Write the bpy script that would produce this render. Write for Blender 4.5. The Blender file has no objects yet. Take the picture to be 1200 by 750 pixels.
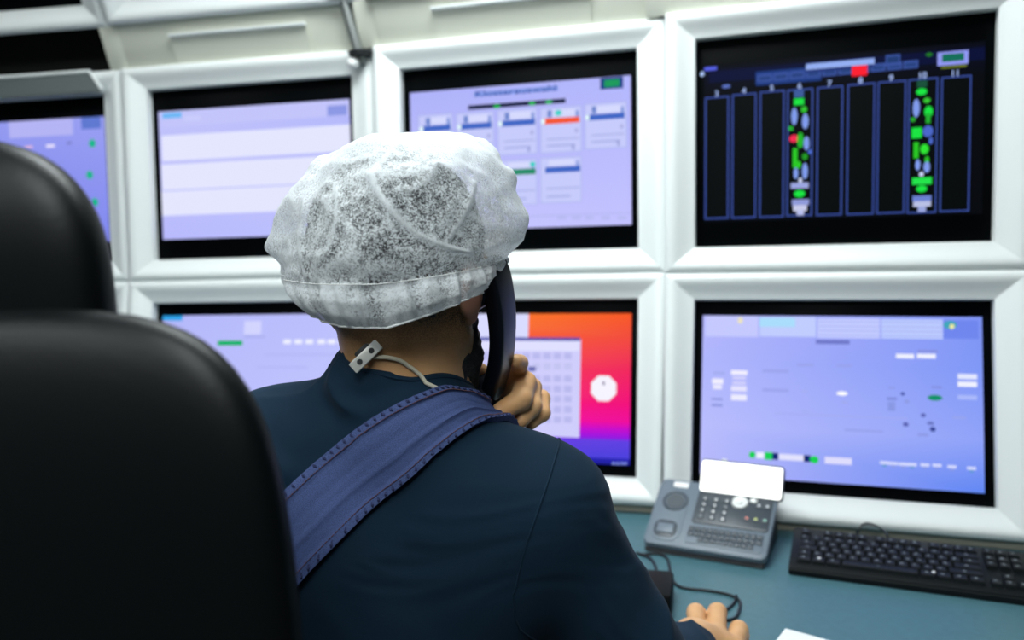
import bpy, bmesh, math, random
import numpy as np
from mathutils import Vector, Matrix, noise
from mathutils.bvhtree import BVHTree

random.seed(7)
SC = bpy.context.scene
COLL = SC.collection
PI = math.pi

# ------------------------------------------------------------------ camera
cam_d = bpy.data.cameras.new('camera')
cam = bpy.data.objects.new('camera', cam_d)
COLL.objects.link(cam)
EYE = Vector((0, 0, 1.37))
PITCH, ROLL = 0.13055041, -0.03703269
_F = Vector((0, math.cos(PITCH), -math.sin(PITCH)))
_U0 = Vector((0, math.sin(PITCH), math.cos(PITCH)))
_R = Vector((1, 0, 0)) * math.cos(ROLL) + _U0 * math.sin(ROLL)
_U = -Vector((1, 0, 0)) * math.sin(ROLL) + _U0 * math.cos(ROLL)
m = Matrix((_R, _U, -_F)).transposed().to_4x4()
m.translation = EYE
cam.matrix_world = m
cam_d.sensor_width = 36.0
cam_d.lens = 949.64 / 1200 * 36.0
cam_d.clip_start = 0.05
cam_d.dof.use_dof = True
cam_d.dof.focus_distance = 0.84
cam_d.dof.aperture_fstop = 3.3
SC.camera = cam

# ------------------------------------------------------------------ world, exposure
w = bpy.data.worlds.new('world')
SC.world = w
w.use_nodes = True
w.node_tree.nodes['Background'].inputs[0].default_value = (0.75, 0.9, 1.0, 1)
w.node_tree.nodes['Background'].inputs[1].default_value = 0.05
SC.view_settings.view_transform = 'Standard'
SC.view_settings.look = 'None'
SC.view_settings.exposure = 0.0
SC.view_settings.gamma = 1.0
SC.view_settings.use_curve_mapping = False

# ceiling luminaires: position, size, power (the builder below makes the fitting too)
LUMINAIRES = [((-0.08, 1.22), (0.90, 0.50), 25), ((-1.75, 1.25), (0.60, 0.60), 2), ((-0.15, -0.6), (0.60, 1.20), 25), ((-1.5, -0.6), (0.60, 1.20), 17)]
LAMP_COL = (0.91, 0.985, 1.0)

# ------------------------------------------------------------------ helpers
def lin(h):
    if isinstance(h, str):
        c = [int(h[i:i + 2], 16) / 255 for i in (0, 2, 4)]
        return tuple(x / 12.92 if x <= 0.04045 else ((x + 0.055) / 1.055) ** 2.4 for x in c)
    return tuple(h)

def mat(name, col, rough=0.5, metal=0.0, spec=0.5, emit=0.0, grain=0.0, scale=200.0, bump=0.0, var=0.0, sss=0.0, coat=0.0, sheen=0.0):
    mt = bpy.data.materials.new(name)
    mt.use_nodes = True
    nt = mt.node_tree
    b = nt.nodes['Principled BSDF']
    c = lin(col)
    b.inputs['Base Color'].default_value = (*c, 1)
    b.inputs['Roughness'].default_value = rough
    b.inputs['Metallic'].default_value = metal
    b.inputs['Specular IOR Level'].default_value = spec
    if sss:
        b.inputs['Subsurface Weight'].default_value = sss
        b.inputs['Subsurface Radius'].default_value = (0.012, 0.005, 0.003)
        b.inputs['Subsurface Scale'].default_value = 1.0
    if coat:
        b.inputs['Coat Weight'].default_value = coat
    if sheen:
        b.inputs['Sheen Weight'].default_value = sheen
        b.inputs['Sheen Roughness'].default_value = 0.4
    if emit:
        b.inputs['Emission Color'].default_value = (*c, 1)
        b.inputs['Emission Strength'].default_value = emit
    if bump or var:
        tc = nt.nodes.new('ShaderNodeTexCoord')
        nz = nt.nodes.new('ShaderNodeTexNoise')
        nz.inputs['Scale'].default_value = scale
        nz.inputs['Detail'].default_value = 4
        nt.links.new(tc.outputs['Object'], nz.inputs['Vector'])
        if bump:
            bp = nt.nodes.new('ShaderNodeBump')
            bp.inputs['Strength'].default_value = bump
            bp.inputs['Distance'].default_value = 0.002
            nt.links.new(nz.outputs['Fac'], bp.inputs['Height'])
            nt.links.new(bp.outputs['Normal'], b.inputs['Normal'])
        if var:
            rp = nt.nodes.new('ShaderNodeMapRange')
            rp.inputs[1].default_value = 0.3; rp.inputs[2].default_value = 0.7
            rp.inputs[3].default_value = 1 - var; rp.inputs[4].default_value = 1 + var
            mx = nt.nodes.new('ShaderNodeVectorMath'); mx.operation = 'SCALE'
            mx.inputs[0].default_value = c
            nt.links.new(nz.outputs['Fac'], rp.inputs[0])
            nt.links.new(rp.outputs[0], mx.inputs['Scale'])
            nt.links.new(mx.outputs[0], b.inputs['Base Color'])
    return mt

M = {
 'frame': mat('frame_lacquer', (0.80, 0.835, 0.825), 0.38, spec=0.4, bump=0.02, scale=600),
 'cover': mat('cover_lacquer', (0.72, 0.73, 0.63), 0.42, spec=0.4, bump=0.02, scale=500),
 'bezel': mat('black_glass_plastic', (0.0012, 0.0018, 0.0022), 0.35, spec=0.02),
 'housing': mat('dark_housing', (0.02, 0.022, 0.022), 0.7),
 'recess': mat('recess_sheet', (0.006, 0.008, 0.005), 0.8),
 'floor': mat('vinyl_floor', (0.06, 0.065, 0.065), 0.5, var=0.15, scale=12),
 'wall': mat('painted_wall', (0.035, 0.04, 0.04), 0.8, var=0.06, scale=30),
 'ceil': mat('ceiling_board', (0.55, 0.56, 0.55), 0.9, var=0.08, scale=60),
 'desk': mat('desk_laminate', (0.060, 0.150, 0.180), 0.42, spec=0.45, var=0.06, scale=90),
 'deskedge': mat('desk_edge', (0.03, 0.05, 0.06), 0.5),
 'plinth': mat('plinth_paint', (0.33, 0.31, 0.25), 0.6),
 'metal': mat('grey_tube_metal', (0.38, 0.41, 0.40), 0.32, metal=0.8),
 'dark': mat('dark_rubber', (0.008, 0.010, 0.012), 0.5),
 'white': mat('white_plastic', (0.82, 0.83, 0.82), 0.4),
 'leather': mat('black_leather', (0.0012, 0.0024, 0.0030), 0.45, spec=0.24, bump=0.10, scale=260),
 'chairplastic': mat('chair_plastic', (0.006, 0.007, 0.008), 0.5),
 'phone': mat('phone_shell', (0.135, 0.175, 0.215), 0.45, var=0.04, scale=300),
 'phonedark': mat('phone_panel', (0.035, 0.048, 0.062), 0.4),
 'phonebase': mat('phone_base', (0.008, 0.011, 0.014), 0.5),
 'phonekey': mat('phone_key', (0.045, 0.062, 0.078), 0.4),
 'phonehole': mat('phone_recess', (0.05, 0.065, 0.08), 0.5),
 'display': mat('lit_display', (1.0, 1.0, 0.97), 0.3, emit=1.35),
 'silver': mat('silver_key', (0.70, 0.72, 0.70), 0.3, metal=0.2),
 'keyboard': mat('keyboard_case', (0.004, 0.006, 0.007), 0.5, spec=0.2),
 'cable': mat('cable_rubber', (0.008, 0.013, 0.017), 0.45),
 'paper': mat('paper', (0.80, 0.83, 0.85), 0.8),
 'mouse': mat('mouse_plastic', (0.004, 0.005, 0.006), 0.55, spec=0.15),
 'handset': mat('handset_plastic', (0.006, 0.008, 0.014), 0.36, spec=0.32),
 'hair': mat('black_hair', (0.010, 0.010, 0.011), 0.55, bump=0.9, scale=420),
 'beard': mat('black_beard', (0.007, 0.007, 0.009), 0.6, bump=0.8, scale=600),
 'shirt': mat('navy_jersey', (0.0075, 0.0230, 0.0440), 0.85, spec=0.12, bump=0.10, scale=900, sheen=0.02),
 'denim': mat('blue_denim', (0.075, 0.110, 0.270), 0.8, spec=0.2, bump=0.4, scale=1300, var=0.30),
 'denimdark': mat('denim_hem', (0.045, 0.058, 0.150), 0.85, spec=0.2, bump=0.5, scale=900, var=0.45),
 'thread': mat('brown_thread', (0.11, 0.05, 0.06), 0.8),
 'cord': mat('cream_cord', (0.62, 0.58, 0.46), 0.7, bump=0.5, scale=1500),
 'clip': mat('clip_metal', (0.66, 0.66, 0.62), 0.35, metal=0.35),
 'eye': mat('eye_white', (0.7, 0.7, 0.68), 0.2),
 'trouser': mat('trouser_denim', (0.03, 0.045, 0.11), 0.85),
 'lamp': mat('diffuser', (0.95, 1.0, 0.98), 0.5, emit=4.0),
}

def put(name, me, material=None, parent=None, label=None, cat=None, group=None, kind=None):
    o = bpy.data.objects.new(name, me)
    COLL.objects.link(o)
    if material is not None and me is not None:
        me.materials.append(material)
    if parent is not None:
        o.parent = parent
    if label: o['label'] = label
    if cat: o['category'] = cat
    if group: o['group'] = group
    if kind: o['kind'] = kind
    return o

def thing(name, loc, label, cat, group=None, mtx=None):
    o = put(name, None, label=label, cat=cat, group=group)
    o.empty_display_size = 0.05
    if mtx is not None: o.matrix_world = mtx
    else: o.location = loc
    return o

def finish(bm, name, smooth=True, angle=35):
    me = bpy.data.meshes.new(name)
    bmesh.ops.recalc_face_normals(bm, faces=bm.faces)
    if smooth:
        ca = math.radians(angle)
        for f in bm.faces: f.smooth = True
        for e in bm.edges:
            if len(e.link_faces) == 2 and e.calc_face_angle(0) > ca: e.smooth = False
    bm.to_mesh(me)
    bm.free()
    return me

def box(bm, c, s, bev=0.0, seg=2, mtx=None):
    r = bmesh.ops.create_cube(bm, size=1.0)
    vs = r['verts']
    for v in vs: v.co = Vector((v.co.x * s[0] + c[0], v.co.y * s[1] + c[1], v.co.z * s[2] + c[2]))
    if bev:
        es = {e for v in vs for e in v.link_edges}
        r = bmesh.ops.bevel(bm, geom=list(es), offset=bev, segments=seg, profile=0.5, affect='EDGES')
        vs = list({v for f in r['faces'] for v in f.verts} | {v for v in vs if v.is_valid})
    if mtx is not None:
        for v in vs: v.co = mtx @ v.co
    return vs

def cyl(bm, c, r1, r2, h, seg=24, axis='Z', mtx=None):
    r = bmesh.ops.create_cone(bm, cap_ends=True, segments=seg, radius1=r1, radius2=r2, depth=h)
    for v in r['verts']:
        p = v.co.copy()
        if axis == 'X': p = Vector((p.z, p.y, -p.x))
        if axis == 'Y': p = Vector((p.x, p.z, -p.y))
        v.co = p + Vector(c)
        if mtx is not None: v.co = mtx @ v.co
    return r['verts']

def ball(bm, c, r, seg=20, rings=12):
    q = bmesh.ops.create_uvsphere(bm, u_segments=seg, v_segments=rings, radius=1.0)
    for v in q['verts']: v.co = Vector((v.co.x * r[0] + c[0], v.co.y * r[1] + c[1], v.co.z * r[2] + c[2]))

def catmull(pts, n):
    P = [Vector(p) for p in pts]
    P = [P[0] * 2 - P[1]] + P + [P[-1] * 2 - P[-2]]
    out = []
    for i in range(1, len(P) - 2):
        for k in range(n):
            t = k / n
            a, b, c, d = P[i - 1], P[i], P[i + 1], P[i + 2]
            out.append(0.5 * ((2 * b) + (c - a) * t + (2 * a - 5 * b + 4 * c - d) * t * t + (3 * b - a - 3 * c + d) * t ** 3))
    out.append(P[-2])
    return out

def tube(bm, pts, r, seg=10):
    pts = [Vector(p) for p in pts]
    rings = []
    up = Vector((0, 0, 1))
    for i, p in enumerate(pts):
        t = (pts[min(i + 1, len(pts) - 1)] - pts[max(i - 1, 0)]).normalized()
        a = t.cross(up)
        if a.length < 1e-3: a = t.cross(Vector((1, 0, 0)))
        a.normalize(); b = t.cross(a)
        rr = r[i] if isinstance(r, (list, tuple)) else r
        rings.append([bm.verts.new(p + (a * math.cos(2 * PI * k / seg) + b * math.sin(2 * PI * k / seg)) * rr) for k in range(seg)])
    for A, B in zip(rings, rings[1:]):
        for k in range(seg): bm.faces.new((A[k], A[(k + 1) % seg], B[(k + 1) % seg], B[k]))
    bm.faces.new(rings[0]); bm.faces.new(rings[-1][::-1])

def rrect(x0, y0, x1, y1, r, n=5):
    pts = []
    for cx, cy, a0 in ((x1 - r, y1 - r, 0), (x0 + r, y1 - r, PI / 2), (x0 + r, y0 + r, PI), (x1 - r, y0 + r, 1.5 * PI)):
        for k in range(n + 1):
            a = a0 + k / n * PI / 2
            pts.append((cx + r * math.cos(a), cy + r * math.sin(a)))
    return pts

def prism(bm, pts, z0, z1, bev=0.0):
    """a flat outline in xy raised from z0 to z1, its top edge rounded"""
    cx = sum(p[0] for p in pts) / len(pts); cy = sum(p[1] for p in pts) / len(pts)
    lv = [(1.0, z0)] + ([(1.0, z1 - bev), (None, z1 - bev * 0.3), (None, z1)] if bev else [(1.0, z1)])
    rings = []
    for j, (s, z) in enumerate(lv):
        ins = 0 if s == 1.0 else (bev * 0.3 if j == 2 else bev)
        ring = []
        n = len(pts)
        for i, p in enumerate(pts):
            a = Vector(pts[i - 1]); b = Vector(pts[(i + 1) % n])
            d = (b - a)
            nn = Vector((-d.y, d.x)).normalized() if d.length else Vector((0, 0))
            q = Vector(p) + nn * ins
            ring.append(bm.verts.new((q.x, q.y, z)))
        rings.append(ring)
    for A, B in zip(rings, rings[1:]):
        for k in range(len(A)): bm.faces.new((A[k], A[(k + 1) % len(A)], B[(k + 1) % len(A)], B[k]))
    bm.faces.new(rings[0][::-1]); bm.faces.new(rings[-1])

def quick(name, fn, material, parent=None, smooth=True, angle=35, **kw):
    bm = bmesh.new()
    fn(bm)
    return put(name, finish(bm, name, smooth, angle), material, parent, **kw)

# ------------------------------------------------------------------ room
def slab(name, c, s, material):
    return quick(name, lambda bm: box(bm, c, s), material, smooth=False, kind='structure')
slab('floor', (-0.6, 0.5, -0.05), (5.2, 5.4, 0.1), M['floor'])
slab('ceiling', (-0.6, 0.5, 2.65), (5.2, 5.4, 0.1), M['ceil'])
slab('wall_back', (-0.6, 3.15, 1.3), (5.2, 0.1, 2.6), M['wall'])
slab('wall_front', (-0.6, -2.15, 1.3), (5.2, 0.1, 2.6), M['wall'])
slab('wall_left', (-3.15, 0.5, 1.3), (0.1, 5.2, 2.6), M['wall'])
slab('wall_right', (1.95, 0.5, 1.3), (0.1, 5.2, 2.6), M['wall'])
lamp_labels = ['rectangular white ceiling light above the seated man and his desk', 'rectangular white ceiling light above the far left end of the console',
               'rectangular white ceiling light behind the camera, right of the black chair', 'rectangular white ceiling light behind the black chair on the left']
for ((lx, ly), (sx, sy), pw), lb in zip(LUMINAIRES, lamp_labels):
    t = thing('ceiling_light', (lx, ly, 2.6), lb, 'light')
    def fr(bm):
        for s in (-1, 1):
            box(bm, (s * (sx / 2 + 0.015), 0, -0.03), (0.03, sy + 0.06, 0.06), 0.004)
            box(bm, (0, s * (sy / 2 + 0.015), -0.03), (sx, 0.03, 0.06), 0.004)
    quick('lamp_frame', fr, M['white'], t)
    quick('diffuser', lambda bm: box(bm, (0, 0, -0.02), (sx, sy, 0.04)), M['lamp'], t)
    ld = bpy.data.lights.new('lamp_light', 'AREA'); ld.shape = 'RECTANGLE'; ld.size = sx; ld.size_y = sy; ld.energy = pw; ld.color = LAMP_COL
    lo = bpy.data.objects.new('lamp_light', ld); COLL.objects.link(lo); lo.parent = t; lo.location = (0, 0, -0.065)
# ------------------------------------------------------------------ console of monitors
Z0 = 1.37 - 0.13814
WO, HU, HL, GAP = 0.5481, 0.4283, 0.3846, 0.0543
COLS = {'R': (0.6437, 1.598, -19.018), 'M': (0.0137, 1.827, -15.461), 'L': (-0.6371, 2.0061, -11.370), 'K': (-1.2992, 2.1356, -8.444)}
BORD = 0.0617
TRIM_H, TRIM_FWD = 0.100, 0.035

def panel_matrix(c, row):
    x, y, yw = COLS[c]
    yw = math.radians(yw)
    u = Vector((math.cos(yw), math.sin(yw), 0)); n = Vector((math.sin(yw), -math.cos(yw), 0)); z = Vector((0, 0, 1))
    if row == 'u':
        a = math.radians(-5.020); up = z * math.cos(a) + n * math.sin(a); H = HU
        o = Vector((x, y, Z0)) + up * (GAP + H / 2)
    elif row == 'l':
        a = math.radians(13.912); dn = -z * math.cos(a) + n * math.sin(a); H = HL
        o = Vector((x, y, Z0)) + dn * (GAP + H / 2); up = -dn
    else:
        a0 = math.radians(-5.020); up0 = z * math.cos(a0) + n * math.sin(a0)
        a = math.radians(20.0); up = z * math.cos(a) + n * math.sin(a); H = HU
        o = Vector((x, y, Z0)) + up0 * (GAP + HU + GAP) + z * TRIM_H + n * TRIM_FWD + up * (GAP + H / 2)
    nn = u.cross(up)
    mt = Matrix((u, up, nn)).transposed().to_4x4()
    mt.translation = o
    return mt, H

PROF = [(0.0, -0.024), (0.0, -0.001), (0.004, 0.0012), (0.14, 0.0035), (0.30, 0.0075), (0.46, 0.0125), (0.58, 0.0165), (0.68, 0.0190), (0.78, 0.0200), (0.85, 0.0196), (0.90, 0.0180), (0.955, 0.0165), (0.985, 0.0150), (1.0, 0.011), (1.0, -0.024)]
def frame_mesh(w, h, bxt, bxb, by):
    bm = bmesh.new()
    loops = []
    for s, d in PROF:
        xt, xb, y0, y1 = w / 2 + s * bxt, w / 2 + s * bxb, -h / 2 - s * by, h / 2 + s * by
        loops.append([bm.verts.new(p) for p in ((-xb, y0, d), (xb, y0, d), (xt, y1, d), (-xt, y1, d))])
    miter = []
    for A, B in zip(loops, loops[1:] + loops[:1]):
        for k in range(4): bm.faces.new((A[k], A[(k + 1) % 4], B[(k + 1) % 4], B[k]))
        for k in range(4): miter.append((A[k], B[k]))
    bmesh.ops.recalc_face_normals(bm, faces=bm.faces)
    for f in bm.faces: f.smooth = True
    for a, b in miter:
        e = bm.edges.get((a, b))
        if e: e.smooth = False
    me = bpy.data.meshes.new('frame'); 
    for e in bm.edges:
        if len(e.link_faces) == 2 and e.calc_face_angle(0) > 0.7: e.smooth = False
    bm.to_mesh(me); bm.free()
    return me

# flat content of the displays: kind, centre u, centre v, width, height, colour
SCREEN = {
 'Mu': [('r',0.4958,0.048,0.3835,0.0352,'8fa6f0'),('r',0.4984,0.1364,0.4431,0.0302,'0a1638'),('e',0.41,0.1417,0.0301,0.0304,'1fb54a'),('e',0.5708,0.1395,0.0294,0.03,'1fb54a'),('e',0.6456,0.138,0.0291,0.0299,'1fb54a'),('r',0.9196,0.0424,0.0977,0.0779,'1b3b86'),('r',0.9204,0.0424,0.0651,0.0487,'159a58'),('r',0.1201,0.3299,0.1645,0.3272,'a9b2ea'),('r',0.1201,0.3299,0.1575,0.3168,'c6cbfb'),('r',0.0847,0.2146,0.0211,0.052,'6d86cc'),('r',0.1823,0.2299,0.0139,0.0619,'7d94d8'),('r',0.1355,0.2121,0.0732,0.0466,'d6dafd'),('r',0.1244,0.2654,0.1363,0.0415,'3f66c4'),('e',0.0523,0.266,0.0212,0.0365,'e6fbff'),('r',0.1299,0.3945,0.1224,0.0078,'9ea6de'),('r',0.1188,0.4417,0.1016,0.0104,'9ea6de'),('r',0.1605,0.4583,0.0104,0.0363,'9298d4'),('r',0.1776,0.3406,0.0139,0.0259,'a3a8e0'),('r',0.3076,0.3325,0.1754,0.3228,'a9b2ea'),('r',0.3076,0.3325,0.1686,0.3125,'c6cbfb'),('r',0.2652,0.2179,0.0205,0.0513,'6d86cc'),('r',0.3755,0.2345,0.0135,0.0611,'7d94d8'),('r',0.3224,0.2162,0.0866,0.046,'d6dafd'),('r',0.3116,0.2688,0.148,0.0409,'3f66c4'),('e',0.2337,0.2686,0.0206,0.036,'e6fbff'),('r',0.3171,0.3962,0.1344,0.0077,'9ea6de'),('r',0.3064,0.4427,0.1142,0.0103,'9ea6de'),('r',0.3547,0.4598,0.0102,0.0358,'9298d4'),('r',0.3711,0.3437,0.0135,0.0255,'a3a8e0'),('r',0.5025,0.3286,0.1804,0.3181,'a9b2ea'),('r',0.5025,0.3286,0.1737,0.308,'c6cbfb'),('r',0.4562,0.2151,0.02,0.0506,'6d86cc'),('r',0.5733,0.2326,0.0131,0.0602,'7d94d8'),('r',0.5167,0.214,0.094,0.0453,'d6dafd'),('r',0.5063,0.2659,0.1537,0.0403,'3f66c4'),('e',0.4256,0.2652,0.0201,0.0355,'e6fbff'),('r',0.5119,0.3914,0.1405,0.0076,'9ea6de'),('r',0.5015,0.4373,0.1209,0.0101,'9ea6de'),('r',0.5534,0.4546,0.0099,0.0353,'9298d4'),('r',0.5691,0.3402,0.0131,0.0251,'a3a8e0'),('r',0.6975,0.3329,0.1833,0.3136,'a9b2ea'),('r',0.6975,0.3329,0.1768,0.3036,'c6cbfb'),('r',0.6483,0.2206,0.0194,0.0499,'6d86cc'),('r',0.7701,0.2386,0.0127,0.0593,'7d94d8'),('r',0.7111,0.2199,0.0994,0.0447,'d6dafd'),('r',0.7011,0.271,0.1574,0.0398,'f4552f'),('e',0.6187,0.2699,0.0195,0.035,'e6fbff'),('r',0.7067,0.3948,0.1445,0.0075,'9ea6de'),('r',0.6967,0.44,0.1255,0.01,'9ea6de'),('r',0.7512,0.4574,0.0096,0.0348,'9298d4'),('r',0.7662,0.3447,0.0127,0.0248,'a3a8e0'),('r',0.8925,0.3253,0.181,0.3089,'a9b2ea'),('r',0.8925,0.3253,0.1748,0.2991,'c6cbfb'),('r',0.8429,0.2145,0.0189,0.0491,'6d86cc'),('r',0.9643,0.2327,0.0123,0.0584,'7d94d8'),('r',0.9055,0.214,0.0996,0.044,'d6dafd'),('r',0.8959,0.2644,0.1559,0.0392,'3f66c4'),('e',0.8143,0.2631,0.0189,0.0345,'e6fbff'),('r',0.9015,0.3863,0.1435,0.0074,'9ea6de'),('r',0.8919,0.4308,0.125,0.0098,'9ea6de'),('r',0.9463,0.4482,0.0093,0.0343,'9298d4'),('r',0.9608,0.3371,0.0124,0.0244,'a3a8e0'),('e',0.687,0.2173,0.0322,0.0398,'35cfc4'),('r',0.5036,0.681,0.1726,0.32,'a9b2ea'),('r',0.5036,0.681,0.1659,0.3098,'c6cbfb'),('r',0.508,0.5594,0.0994,0.0355,'d6dafd'),('r',0.5722,0.5748,0.0098,0.0454,'7d94d8'),('r',0.5125,0.608,0.1424,0.0406,'1c8a62'),('r',0.513,0.7388,0.1326,0.0076,'9ea6de'),('r',0.4926,0.7947,0.0931,0.0102,'9ea6de'),('r',0.6951,0.6773,0.1838,0.3154,'a9b2ea'),('r',0.6951,0.6773,0.1774,0.3054,'c6cbfb'),('r',0.6992,0.5576,0.1127,0.035,'d6dafd'),('r',0.7696,0.5733,0.0096,0.0447,'7d94d8'),('r',0.7037,0.6054,0.1545,0.04,'3f66c4'),('r',0.7044,0.7344,0.145,0.0075,'9ea6de'),('r',0.6846,0.7895,0.1067,0.01,'9ea6de'),('e',0.5706,0.5595,0.0263,0.0353,'35cfc4'),('r',0.7594,0.9206,0.4802,0.0075,'b0b6ee'),('r',0.6981,0.9386,0.0388,0.0201,'b4b8ee'),('r',0.7624,0.9421,0.0384,0.02,'b4b8ee'),('r',0.8182,0.9451,0.0381,0.0199,'b4b8ee'),('r',0.8892,0.949,0.0377,0.0198,'b4b8ee'),('r',0.9595,0.9528,0.0373,0.0197,'b4b8ee')],
 'Lu': [('r',0.5188,0.0611,0.9987,0.1163,'c3c5fa'),('r',0.0737,0.0341,0.1055,0.044,'6fb8f6'),('r',0.1835,0.0642,0.0906,0.0394,'c9ccfc'),('r',0.9382,0.0779,0.0997,0.0759,'8c98e4'),('r',0.5255,0.2865,1.0265,0.1988,'e4e6fe'),('r',0.5204,0.5116,1.0287,0.1995,'e4e6fe'),('r',0.5156,0.718,1.0307,0.1915,'e4e6fe')],
 'Ku': [('r',0.6441,0.0607,0.3595,0.1438,'b4b4f4'),('r',0.9257,0.0363,0.1081,0.1153,'5f78d0'),('e',0.9272,0.2099,0.0376,0.068,'15b48a'),('e',0.9049,0.4609,0.0378,0.0683,'15b48a'),('e',0.9262,0.6815,0.0378,0.0684,'15b48a'),('r',0.6941,0.2124,0.0478,0.0274,'e6e0ff'),('r',0.5713,0.2132,0.0434,0.0206,'e4b8d8'),('r',0.7997,0.1966,0.0285,0.0205,'7c80c8'),('r',0.7302,0.3491,0.0716,0.0069,'8a90dc'),('r',0.6646,0.5168,0.3361,0.0069,'9aa0e6'),('r',0.9079,0.8108,0.0757,0.0137,'8a90dc')],
 'Ll': [('r',0.0434,0.013,0.1316,0.0533,'2fa2e8'),('r',0.3714,0.2149,0.1315,0.0391,'0fb06a'),('r',0.4872,0.099,0.0898,0.1041,'d2d4fe'),('r',0.4983,0.1673,0.1075,0.0065,'8e94d8'),('r',0.6703,0.2077,0.0396,0.0321,'eef0ff'),('r',0.7273,0.2081,0.0394,0.032,'eef0ff'),('r',0.784,0.2086,0.0391,0.0319,'eef0ff'),('r',0.8447,0.2091,0.0389,0.0318,'eef0ff'),('r',0.8965,0.2096,0.0387,0.0317,'eef0ff'),('r',0.9479,0.21,0.0385,0.0316,'eef0ff'),('r',0.7539,0.3041,0.392,0.0064,'a8acec'),('r',0.6471,0.3995,0.2637,0.0064,'a8acec')],
 'Ml': [('r',0.2937,0.085,0.5131,0.1925,'d9dbff'),('r',0.3954,0.504,0.7793,0.6578,'cfcdfb'),('r',0.3889,0.1745,0.7848,0.0222,'4a4fa8'),('r',0.3878,0.2221,0.7801,0.0665,'e0e0ff'),('r',0.7287,0.2876,0.0339,0.0431,'b9b9ee'),('r',0.6827,0.2883,0.0341,0.0433,'b9b9ee'),('r',0.6363,0.2891,0.0344,0.0434,'b9b9ee'),('r',0.5897,0.2899,0.0346,0.0436,'b9b9ee'),('r',0.5427,0.2907,0.0349,0.0437,'b9b9ee'),('r',0.4953,0.2915,0.0351,0.0439,'b9b9ee'),('r',0.4477,0.2923,0.0354,0.044,'b9b9ee'),('r',0.3997,0.2931,0.0356,0.0442,'b9b9ee'),('r',0.3513,0.2939,0.0359,0.0443,'b9b9ee'),('r',0.7296,0.3583,0.0339,0.0461,'c4c4f2'),('r',0.6837,0.3593,0.0341,0.0462,'c4c4f2'),('r',0.6374,0.3604,0.0343,0.0464,'c4c4f2'),('r',0.5908,0.3614,0.0346,0.0466,'c4c4f2'),('r',0.5439,0.3624,0.0348,0.0467,'c4c4f2'),('r',0.4966,0.3635,0.0351,0.0469,'c4c4f2'),('r',0.449,0.3645,0.0353,0.047,'c4c4f2'),('r',0.4011,0.3656,0.0356,0.0472,'c4c4f2'),('r',0.3528,0.3667,0.0358,0.0474,'c4c4f2'),('r',0.7307,0.4411,0.0338,0.0429,'b9b9ee'),('r',0.6848,0.4424,0.034,0.043,'b9b9ee'),('r',0.6386,0.4437,0.0343,0.0432,'b9b9ee'),('r',0.5921,0.4451,0.0345,0.0433,'b9b9ee'),('r',0.5453,0.4464,0.0347,0.0435,'b9b9ee'),('r',0.4981,0.4477,0.035,0.0436,'b9b9ee'),('r',0.4506,0.4491,0.0352,0.0438,'b9b9ee'),('r',0.4027,0.4504,0.0355,0.0439,'b9b9ee'),('r',0.3546,0.4518,0.0357,0.0441,'b9b9ee'),('r',0.7316,0.5115,0.0337,0.0458,'b9b9ee'),('r',0.6858,0.513,0.034,0.046,'b9b9ee'),('r',0.6397,0.5145,0.0342,0.0461,'b9b9ee'),('r',0.5932,0.5161,0.0345,0.0463,'b9b9ee'),('r',0.5465,0.5177,0.0347,0.0464,'b9b9ee'),('r',0.4994,0.5193,0.0349,0.0466,'b9b9ee'),('r',0.4519,0.5209,0.0352,0.0468,'b9b9ee'),('r',0.4042,0.5225,0.0354,0.0469,'b9b9ee'),('r',0.3561,0.5241,0.0357,0.0471,'b9b9ee'),('r',0.7325,0.5785,0.0337,0.0426,'b9b9ee'),('r',0.6868,0.5803,0.0339,0.0428,'b9b9ee'),('r',0.6407,0.5821,0.0342,0.0429,'b9b9ee'),('r',0.5943,0.5839,0.0344,0.0431,'b9b9ee'),('r',0.5476,0.5857,0.0346,0.0432,'b9b9ee'),('r',0.5006,0.5875,0.0349,0.0434,'b9b9ee'),('r',0.4532,0.5894,0.0351,0.0435,'b9b9ee'),('r',0.4055,0.5912,0.0354,0.0437,'b9b9ee'),('r',0.3575,0.5931,0.0356,0.0438,'b9b9ee'),('r',0.7334,0.6485,0.0336,0.0455,'b9b9ee'),('r',0.6877,0.6505,0.0339,0.0457,'b9b9ee'),('r',0.6417,0.6525,0.0341,0.0459,'b9b9ee'),('r',0.5954,0.6545,0.0344,0.046,'b9b9ee'),('r',0.5488,0.6566,0.0346,0.0462,'b9b9ee'),('r',0.5018,0.6587,0.0348,0.0463,'b9b9ee'),('r',0.4545,0.6607,0.0351,0.0465,'b9b9ee'),('r',0.4069,0.6628,0.0353,0.0467,'b9b9ee'),('r',0.3589,0.665,0.0356,0.0468,'b9b9ee'),('r',0.7343,0.7152,0.0336,0.0424,'b9b9ee'),('r',0.6887,0.7174,0.0338,0.0425,'b9b9ee'),('r',0.6428,0.7197,0.0341,0.0427,'b9b9ee'),('r',0.5965,0.7219,0.0343,0.0428,'b9b9ee'),('r',0.5499,0.7242,0.0345,0.043,'b9b9ee'),('r',0.503,0.7265,0.0348,0.0431,'b9b9ee'),('r',0.4558,0.7288,0.035,0.0433,'b9b9ee'),('r',0.4083,0.7312,0.0353,0.0434,'b9b9ee'),('r',0.3604,0.7335,0.0355,0.0436,'b9b9ee'),('r',0.5707,0.3805,0.0347,0.0311,'5b60a8'),('r',0.6133,0.6966,0.0282,0.0245,'7a62c0'),('o',0.8861,0.5017,0.1076,0.169,'f6f4ff'),('r',0.8862,0.4685,0.0097,0.0212,'6a5a8a'),('r',0.9326,0.9919,0.0114,0.0148,'8b9cf0'),('r',0.9498,0.9907,0.0114,0.0147,'8b9cf0'),('r',0.9669,0.9895,0.0114,0.0147,'8b9cf0'),('r',0.982,0.9884,0.0114,0.0147,'8b9cf0')],
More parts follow.
